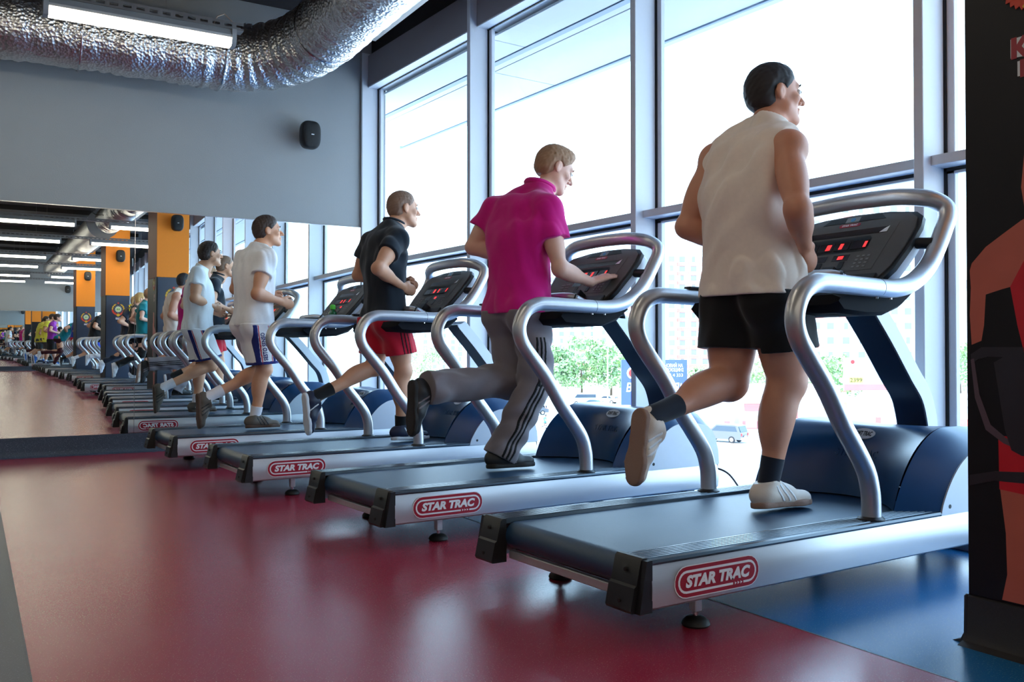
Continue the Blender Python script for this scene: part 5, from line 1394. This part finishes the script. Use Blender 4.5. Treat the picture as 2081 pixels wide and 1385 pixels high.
person(variant('M2', 0.84, -6.0, lean=0.05, flip=True), 'man in a navy and white shirt with yellow shoulder stripes, in the mirror', SK3, HA_lt, 'short', simple_fit(C_navy, C_navy, 1.0, 0.6, long=True, extra=lambda c, s: (yellow_bands(c, s), white_front(c, s))), HC, 0, 0, 1.02)
person(variant('M1', 0.70, -9.0, sc=0.93), 'ginger-haired person with turquoise sleeves and pale trousers, in the mirror', SK2, HA_gi, 'short', simple_fit(C_tq, C_sock, 1.0, 0.85, long=True), HC, 0, 0, 0.9)
person(variant('M2', 0.46, -12.15, lean=0.25), 'dark-haired person in a black top with a pink back print, in the mirror', SK3, HA_bk, 'short', simple_fit(C_blk, C_blue, 1.0, 0.6, leg=0.3, extra=pink_print, loose=0.03), HC, 0, 0, 1.12)
person(variant('M3', 0.10, -15.0, lean=0.12, flip=True), 'man in a blue shirt and red shorts leaning forward, in the mirror', SK3, HA_br, 'short', simple_fit(C_blue, C_red, 0.99, 0.5, shoe_m=S_blk, sock_m=C_blk, loose=0.02), HC, 0, 0, 1.02)
person(variant('M1', -0.30, -16.2, lean=0.75), 'person in a teal top bent forward over the handrail, in the mirror', SK3, HA_bk, 'short', simple_fit(C_teal, C_maroon, 1.0, 0.4, long=True), HC, 0, 0, 1.0)
person(variant('M2', -0.50, -17.6, lean=0.06, sc=0.96), 'dark-haired woman in a purple top and black shorts, in the mirror', SK2, HA_br, 'short', simple_fit(C_pur, C_blk, 0.98, 0.4, leg=0.33, shoe_m=S_blue, loose=0.015), HC, 0, 0, 1.0, female=True)
person(variant('M3', -0.66, -18.95, lean=0.12), 'heavy man in a yellow shirt and dark shorts, farthest in the mirror', SK3, HA_br, 'short', simple_fit(C_yel, C_sgrey, 0.96, 0.55, leg=0.34, shoe_m=S_navy, loose=0.035), HC, 0, 0, 1.15)
# ------------------------------------------------------------------ outside: the street three floors below
GZ = -8.0
CAM = Vector((-1.7192, -1.8827, 0.8265))
M_asph = mat('pale asphalt', srgb(206, 204, 202), 0.85, scale=0.4, var=0.06)
M_bwall = mat('building white', srgb(236, 232, 228), 0.85, scale=0.5, var=0.03); M_bpink = mat('building pink band', srgb(206, 128, 112), 0.85, scale=0.5)
M_bgrey = mat('building grey', srgb(196, 192, 192), 0.85, scale=0.5); M_bwin = mat('far window glass', srgb(138, 136, 138), 0.8, spec=0.05); M_bbal = mat('balcony glazing', srgb(186, 186, 190), 0.5)
M_broof = mat('roof box grey', srgb(164, 160, 158), 0.8); M_leaf = mat('leaf green', srgb(140, 168, 112), 0.8, scale=0.8, var=0.35); M_leaf2 = mat('leaf pale green', srgb(166, 184, 136), 0.8, scale=0.8, var=0.3)
M_bark = mat('bark', srgb(96, 76, 60), 0.9)
struct(MB().box(3.6, 900, -500, 900, GZ - 0.3, GZ).build('ground', M_asph))
struct(MB().box(2.22, 3.0, -21, 8, -0.6, -0.02).build('wall_outside_base', M_bgrey))
struct(MB().box(2.0, 2.3, -21, 8, GZ, -0.1).build('wall_outside', M_bgrey))
wm = MB().bbox(-0.75, 0.75, -0.06, 0.06, 0, 1.5, 0.02).mesh('window', M_bwin)
wm2 = MB().bbox(-0.45, 0.45, -0.06, 0.06, 0, 1.5, 0.02).mesh('window', M_bwin)
def building(label, A_, B_, D, D0, ztop, depth, floors, bays, pink=(), glazed=(), name='apartment_building', roofbox=None, nwin=300):
    """A_, B_ facade ends as seen at range D0; pushed out to range D"""
    k = D / D0
    a = Vector((CAM.x + (A_[0] - CAM.x) * k, CAM.y + (A_[1] - CAM.y) * k, GZ)); b = Vector((CAM.x + (B_[0] - CAM.x) * k, CAM.y + (B_[1] - CAM.y) * k, GZ))
    zt = CAM.z + (ztop - CAM.z) * k
    t = empty(name, a); d = (b - a); W = d.length; d.normalize(); ang = math.atan2(d.y, d.x); t.rotation_euler = (0, 0, ang)
    # local: +x along the facade from left to right, facade at y=0, the block behind at +y
    H = zt - GZ
    MB().box(0, W, 0, depth, 0, H).build('wall', M_bwall, t)
    MB().box(-0.3, W + 0.3, -0.3, depth + 0.3, H, H + 0.5).build('roof_parapet', M_bgrey, t)
    if roofbox: MB().box(roofbox[0] * W, roofbox[1] * W, 2, 8, H + 0.5, H + roofbox[2]).build('roof_box', M_broof, t)
    fh = (H - 1.0) / floors; bw = W / bays; n = 0
    for i in range(bays):
        x = (i + 0.5) * bw
        if i in pink:
            for f in range(floors): MB().box(x - bw * 0.46, x + bw * 0.46, -0.25, 0.0, f * fh + 0.2, f * fh + 1.1).build('balcony_band', M_bpink, t)
        if i in glazed:
            MB().box(x - bw * 0.44, x + bw * 0.44, -0.9, 0.0, 2.5, H - 0.8).build('balcony_stack', M_bbal, t)
            for f in range(floors): MB().box(x - bw * 0.46, x + bw * 0.46, -1.0, -0.9, f * fh + 0.3, f * fh + 1.3).build('balcony_band', M_bpink if (i + f) % 2 else M_bwall, t)
        for f in range(floors):
            if n >= nwin: break
            two = [-0.2, 0.2] if bw > 4.5 else [0]
            for q in two:
                o = link('window', wm if (i + f) % 3 else wm2, t); o.location = (x + q * bw, -0.02 - (1.0 if i in glazed else (0.25 if False else 0)), f * fh + 1.25); n += 1
    return tag(t, label, 'building')
building('white apartment block with pink balcony bands and a grey roof box behind the near man', (118.4, 121.8), (125.5, 117.0), 240, 170, 19.7, 14, 14, 4, (1, 2, 3), (0,), roofbox=(0.55, 0.98, 4))
building('white apartment block hidden mostly behind the near man', (125.5, 117.0), (146.5, 101.5), 246, 170, 19.6, 14, 14, 9, (0, 3, 6), (), roofbox=(0.2, 0.4, 3))
building('tall white apartment block with many window rows behind the nearest console', (123.7, 93.9), (138.6, 83.7), 205, 150, 26.5, 14, 13, 7, (2,), (0, 5), roofbox=(0.02, 0.35, 4))
building('white block with pink bands at the right, seen beside the last window post', (138.9, 83.6), (141.5, 78), 215, 150, 20.5, 14, 13, 2, (0, 1), ())
building('pale apartment block between the last post and the dark pillar', (179.7, 104.0), (190.9, 96.0), 240, 190, 14.2, 14, 8, 5, (), (1, 3), roofbox=(0.3, 0.6, 3))
building('pale block with a red balcony column behind the magenta polo man', (135.8, 182.7), (146.7, 175.2), 300, 230, 20.7, 14, 15, 5, (), (0, 3))
building('pale block right of the magenta polo man, above the trees', (127.3, 152.1), (139.6, 143.7), 262, 200, 14.9, 14, 12, 6, (2,), (4,))
building('hazy tower left of the third console', (124.0, 227.2), (132.8, 221.2), 330, 260, 17.7, 14, 13, 4, (), (1,))
building('hazy striped tower behind the third treadmill mast', (116.7, 195.8), (122.9, 191.6), 300, 230, 6.7, 12, 9, 3, (), (1, 2))
building('hazy block behind the man in red shorts', (118.6, 255.2), (133.1, 245.3), 340, 280, 17.5, 14, 12, 6, (), (2,))
building('hazy block near the window corner', (109.0, 286.1), (127.2, 273.6), 360, 300, 13.7, 14, 10, 6, (), (3,))
building('hazy low block at the far left of the view outside', (60, 290), (100, 285), 360, 300, 9.0, 14, 8, 8, (), (3,))
# trees: trunk, branches and a crown of leaf clusters
def tree(x, y, h, r, label, m=M_leaf, n=26, seed=0):
    rr = random.Random(seed); t = empty('tree', (x, y, GZ))
    MB().tube([(0, 0, 0), (0.05, 0, h * 0.22), (-0.05, 0.05, h * 0.5)], [0.28, 0.2, 0.12], 8).build('trunk', M_bark, t)
    b = MB()
    for k in range(n):
        a = rr.uniform(0, 6.28); q = rr.random() ** 0.5; z = rr.uniform(0.30, 0.93)
        wd = r * (1 - ((z - 0.55) / 0.5) ** 2) ** 0.5 if abs(z - 0.55) < 0.5 else 0.2
        c = Vector((q * wd * math.cos(a), q * wd * math.sin(a), z * h)); s = rr.uniform(0.20, 0.36) * r
        # a clump of leaf blades around c
        for _ in range(70):
            d = Vector((rr.gauss(0, 1), rr.gauss(0, 1), rr.gauss(0, 0.8))); d.normalize(); p = c + d * s * rr.uniform(0.55, 1.05)
            e = d.orthogonal().normalized(); e.rotate(Matrix.Rotation(rr.uniform(0, 6.28), 3, d)); g = d.cross(e); L = rr.uniform(0.22, 0.42); 
            e = (e + d * rr.uniform(-0.5, 0.5)) * L; g = g * L * 0.55
            b.add([p - e, p + g, p + e, p - g], [(0, 1, 2, 3)])
    me = bpy.data.meshes.new('foliage'); me.from_pydata(b.v, [], b.f); me.materials.append(m); link('foliage', me, t)['kind'] = 'stuff'
    return tag(t, label, 'tree')
tree(99.0, 130.5, 10.5, 4.4, 'left tree of the green clump behind the second treadmill', M_leaf, 30, 1)
tree(102.0, 126.5, 12.0, 4.6, 'tallest tree of the green clump behind the second treadmill', M_leaf, 34, 2)
tree(106.0, 123.0, 10.5, 4.4, 'right tree of the green clump behind the second treadmill', M_leaf, 30, 3)
tree(113.0, 125.0, 8.0, 3.6, 'smaller tree left of the blue billboard', M_leaf2, 20, 4)
tree(96.0, 176.0, 10.5, 5.5, 'pale tree seen past the red shorts', M_leaf2, 26, 5)
tree(84.0, 181.0, 8.0, 4.5, 'pale tree seen near the window corner', M_leaf2, 20, 6)
tree(120.0, 102.0, 7.5, 6.0, 'broad tree between the near man\'s legs', M_leaf2, 30, 7)
tree(108.0, 101.0, 6.5, 4.0, 'tree left of the near man\'s raised knee', M_leaf2, 20, 8)
tree(128.0, 93.0, 8.5, 5.0, 'tree behind the nearest handrail, left of the billboard', M_leaf, 26, 9)
tree(140.0, 77.0, 10.5, 5.5, 'dark green tree between the last post and the dark pillar', M_leaf, 30, 10)
tree(90.8, 53.4, 4.6, 2.5, 'low bush below the billboard on a pole', M_leaf2, 16, 11)
# vehicles
M_tyre = mat('tyre', srgb(36, 34, 36), 0.8); M_carglass = mat('car glass', srgb(60, 72, 84), 0.2); M_tail = mat('tail light red', srgb(200, 40, 40), 0.3); M_rim = mat('rim', srgb(190, 190, 194), 0.35)
def car(x, y, rz, m, label, kind='saloon', name='car'):
    t = empty(name, (x, y, GZ), rz)
    if kind == 'suv': body = [(-2.3, 0.35), (-2.35, 0.95), (-2.25, 1.1), (-2.0, 1.72), (-1.6, 1.8), (0.3, 1.78), (1.05, 1.12), (2.1, 0.98), (2.35, 0.7), (2.3, 0.35)]; win = [(-1.95, 1.15), (-1.75, 1.66), (0.25, 1.66), (0.85, 1.15)]
    elif kind == 'van': body = [(-2.4, 0.35), (-2.45, 1.9), (-2.3, 2.05), (1.3, 2.05), (1.95, 1.25), (2.4, 1.0), (2.4, 0.35)]; win = [(-2.1, 1.25), (-2.1, 1.85), (1.2, 1.85), (1.65, 1.25)]
    else: body = [(-2.2, 0.35), (-2.25, 0.85), (-1.7, 0.98), (-1.1, 1.42), (0.2, 1.44), (0.95, 0.98), (2.0, 0.86), (2.25, 0.6), (2.2, 0.35)]; win = [(-1.4, 1.0), (-0.95, 1.34), (0.15, 1.35), (0.7, 1.0)]
    MB().prism(body, -0.88, 0.88, lambda p, q, h: (p, h, q)).build('body', m, t)
    MB().prism(win, -0.89, 0.89, lambda p, q, h: (p, h, q)).build('side_glass', M_carglass, t)
    zs = [q for p, q in win]
    r0 = -2.33 if kind == 'suv' else (-2.46 if kind == 'van' else -2.0)
    if kind == 'suv': MB().prism([(-2.29, 1.12), (-2.06, 1.66), (-2.02, 1.66), (-2.25, 1.12)], -0.75, 0.75, lambda p, q, h: (p, h, q)).build('rear_glass', M_carglass, t)
    else: MB().box(r0, r0 + 0.05, -0.7, 0.7, 1.0, 1.3).build('rear_glass', M_carglass, t)
    for s in (-1, 1):
        MB().box(r0 - 0.03, r0 + 0.06, s * 0.72 - 0.12, s * 0.72 + 0.12, 0.72, 1.0).build('tail_light', M_tail, t)
        for wx in (-1.35, 1.35):
            w = MB().cyl((wx, s * 0.72, 0.34), (wx, s * 0.9, 0.34), 0.34, 16).build('wheel', M_tyre, t)
            MB().cyl((wx, s * 0.895, 0.34), (wx, s * 0.91, 0.34), 0.2, 12).build('wheel_rim', M_rim, w)
    MB().box(-2.42 if kind != 'saloon' else -2.3, -2.3 if kind != 'saloon' else -2.2, -0.85, 0.85, 0.35, 0.6).build('bumper', M_bgrey, t)
    MB().box(-2.43 if kind != 'saloon' else -2.31, -2.42 if kind != 'saloon' else -2.3, -0.26, 0.26, 0.62, 0.74).build('number_plate', M_white, t)
    return tag(t, label, 'car')
P_grey = mat('car grey', srgb(92, 92, 94), 0.3, coat=0.5); P_white = mat('car white', srgb(236, 236, 238), 0.3, coat=0.5); P_blue = mat('car blue', srgb(70, 96, 130), 0.3, coat=0.5); P_red = mat('car red', srgb(190, 60, 60), 0.3, coat=0.5); P_dark = mat('car dark', srgb(70, 76, 84), 0.3, coat=0.5)
car(67.5, 61.2, R_(106), P_grey, 'grey off-road car on the pale street, seen under the near man\'s raised leg', 'suv')
car(75.2, 57.2, R_(30), P_red, 'red car partly hidden beside the near man\'s shin')
car(97.8, 120.9, R_(150), P_white, 'white van parked under the green trees', 'van')
car(103.6, 121.6, R_(120), P_white, 'white parked car right of the white van')
car(91.6, 111.3, R_(130), P_blue, 'blue parked car in front of the white van')
car(80.2, 98.1, R_(125), P_white, 'white car nearest the second treadmill hood')
car(88.0, 104.5, R_(125), P_white, 'white car behind the second treadmill hood, right of the blue car')
car(75.5, 105.0, R_(150), P_dark, 'dark car by the lorry, left of the handrail')
car(70.0, 112.5, R_(140), P_red, 'red car seen under the raised grey trouser leg')
car(78.0, 120.5, R_(140), P_white, 'white car seen under the raised grey trouser leg')
t = empty('lorry', (78.5, 112.0, GZ), R_(140))
MB().bbox(-4, 2, -1.2, 1.2, 1.0, 3.6, 0.05).build('cargo_box', mat('lorry grey', srgb(150, 160, 176), 0.6), t)
MB().bbox(2.1, 4.0, -1.1, 1.1, 0.6, 2.8, 0.1).build('cab', P_white, t)
for wx in (-3, -1.8, 3):
    for s in (-1, 1): MB().cyl((wx, s * 0.8, 0.5), (wx, s * 1.15, 0.5), 0.5, 14).build('wheel', M_tyre, t)
tag(t, 'grey lorry on the street beside the striped sweatpants', 'lorry')
# low shops with red and orange signs
M_shop = mat('shop wall', srgb(228, 222, 216), 0.8, scale=1); M_shopred = mat('shop red', srgb(206, 110, 104), 0.7); M_shopdoor = mat('shop grey door', srgb(176, 178, 184), 0.5); M_orangeS = mat('shop orange', srgb(232, 170, 110), 0.7)
def shop(a, b, depth, h, label, sign, doors):
    a = Vector((*a, GZ)); b = Vector((*b, GZ)); d = b - a; W = d.length; t = empty('shop', a, math.atan2(d.y, d.x))
    MB().box(0, W, 0, depth, 0, h).build('wall', M_shop, t)
    MB().box(-0.3, W + 0.3, -0.4, depth + 0.3, h, h + 0.3).build('roof', M_bwall, t)
    MB().box(0.2, W * 0.45, -0.35, -0.05, h - 0.9, h - 0.05).build('sign_board', sign, t)
    for k in range(doors):
        x = W * (k + 0.5) / doors
        MB().box(x - W * 0.32 / doors, x + W * 0.32 / doors, -0.06, 0.02, 0.1, h - 1.1).build('shutter', M_shopdoor if k % 2 else M_bbal, t)
        MB().box(x - W * 0.36 / doors, x + W * 0.36 / doors, -0.08, 0.0, h - 1.1, h - 0.95).build('shutter_box', M_bgrey, t)
    MB().box(0, W, -0.05, 0.0, 0, 0.9).build('red_plinth', M_shopred, t)
    return tag(t, label, 'shop')
shop((74.0, 76.0), (80.0, 71.5), 7, 3.2, 'low white shop with a red sign, left behind the grey off-road car', M_shopred, 2)
shop((81.6, 71.0), (86.4, 67.4), 7, 3.0, 'low shop with shutters and red plinth between the near man\'s legs', M_shopred, 3)
shop((88.0, 64.6), (93.0, 61.0), 7, 3.2, 'low shop with an orange arched sign right of the near man\'s shin', M_orangeS, 3)
shop((100.0, 66.0), (118.0, 40.0), 8, 3.4, 'long low white market hall under the billboard', M_bwall, 6)
shop((95.0, 82.0), (106.0, 75.0), 8, 4.2, 'white flat-roofed hall behind the shops', M_bwall, 4)
# billboards
M_bbblue = mat('billboard blue', srgb(66, 84, 196), 0.6, scale=1); M_bbw = mat('billboard pale', srgb(214, 226, 238), 0.6, scale=1)
def board_frame(c0, c1, z0, z1, name, label, m):
    a = Vector((*c0, 0)); b = Vector((*c1, 0)); d = b - a; W = d.length; t = empty(name, (a.x, a.y, GZ), math.atan2(d.y, d.x))
    MB().box(0, W, 0, 0.3, z0 - GZ, z1 - GZ).build('panel', m, t)
    for x in ((0.15 * W, 0.85 * W) if W > 5 else (0.5 * W,)): MB().cyl((x, 0.35, 0), (x, 0.35, z0 - GZ + 0.3), 0.14, 10).build('post', M_bgrey, t)
    def put(body, x, z, s, m2, nm='lettering', shear=0.0, bold=0.0, w=None):
        me = text_mesh(body, s, shear, bold, 0.01, m2, width=w); o = link(nm, me, t)
        o.matrix_local = Matrix.Translation((x, -0.03, z - GZ)) @ Matrix.Rotation(PI / 2, 4, 'X')
    def rect(x0, x1, za, zb, m2, nm, dd=0.012): return MB().box(x0, x1, -dd, 0, za - GZ, zb - GZ).build(nm, m2, t)
    return tag(t, label, 'billboard'), W, put, rect
t, W, put, rect = board_frame((48.3, 54.8), (52.8, 51.7), -3.4, 0.35, 'billboard', 'blue billboard with white lettering behind the second treadmill mast', M_bbblue)
MB().cyl((0.95, -0.02, -0.75 - GZ), (0.95, -0.01, -0.75 - GZ), 0.5, 24).build('logo_disc', M_white, t)
MB().prism([(0.95 + 0.36 * math.cos(w), -0.75 - GZ + 0.36 * math.sin(w)) for w in np.linspace(0, 2 * PI, 13)[:-1]], -0.03, -0.02, lambda p, q, h: (p, h, q)).build('logo_red', M_tail, t)
rect(2.6, 3.35, -1.25, 0.1, M_white, 'logo_frame'); rect(2.68, 3.27, -1.15, 0.0, M_bbblue, 'logo_field', 0.02)
MB().prism([(2.75, -0.85 - GZ), (3.2, -0.85 - GZ), (3.0, -0.35 - GZ)], -0.03, -0.02, lambda p, q, h: (p, h, q)).build('logo_triangle', M_white, t)
put('\u041d\u041e\u0412\u0418\u0419 \u041d\u0410', 4.35, -0.08, 0.4, M_white, w=1.5); put('\u0422\u0420\u041e\u0404\u0429\u0418\u041d\u0406', 4.35, -0.50, 0.4, M_white, w=1.6); put('333 4 333', 4.35, -0.92, 0.36, M_white, w=1.5)
put('\u0412\u0406\u0414\u041a\u0420\u0418\u0412\u0421\u042f!', 2.7, -2.0, 1.0, M_white, shear=0.2, bold=0.02, w=4.6)
t, W, put, rect = board_frame((102.3 * 0.8 + CAM.x * 0.2 - 0.6, 56.6), (86.6, 52.6), -3.0, 0.45, 'billboard', 'pale billboard with a price tag 2399 on a pole', M_bbw)
rect(0, W, -3.0, -2.35, M_shopred, 'red_strip'); rect(0.5, 2.0, -2.2, -1.6, mat('price yellow', srgb(232, 214, 90), 0.6), 'price_tag'); put('2399', 1.25, -1.9, 0.62, M_black, w=1.25)
rect(2.5, 3.4, -1.6, -0.2, M_bbal, 'pictured_appliance'); rect(3.6, 4.6, -1.7, -0.3, M_bgrey, 'pictured_appliance')
MB().cyl((0.9, -0.02, 0.0 - GZ), (0.9, -0.01, 0.0 - GZ), 0.22, 16).build('logo_disc', M_tail, t); put('LG', 1.45, 0.0, 0.42, M_bgrey)
# lamp poles and wires
for k, (x, y, h) in enumerate(((93.9, 109.8, 9.5), (70.0, 72.0, 9.5), (88.0, 80.5, 9.0))):
    t = MB().tube([(x, y, GZ), (x, y, GZ + h), (x - 0.8, y, GZ + h + 0.3)], 0.10, 8).build('street_pole', M_bgrey)
    tag(t, ['slim street pole in front of the green trees', 'slim street pole behind the near man', 'slim street pole above the shops'][k], 'pole')
# jogger in the street
J = variant('M2', 61.6, 83.3, GZ - 0.25)
person(J, 'tiny jogger in a turquoise top crossing the street below', SK3, HA_bk, 'short', simple_fit(C_tq, C_sgrey, 1.0, 0.6, long=True), 0.022, 0, 0, 1.0)
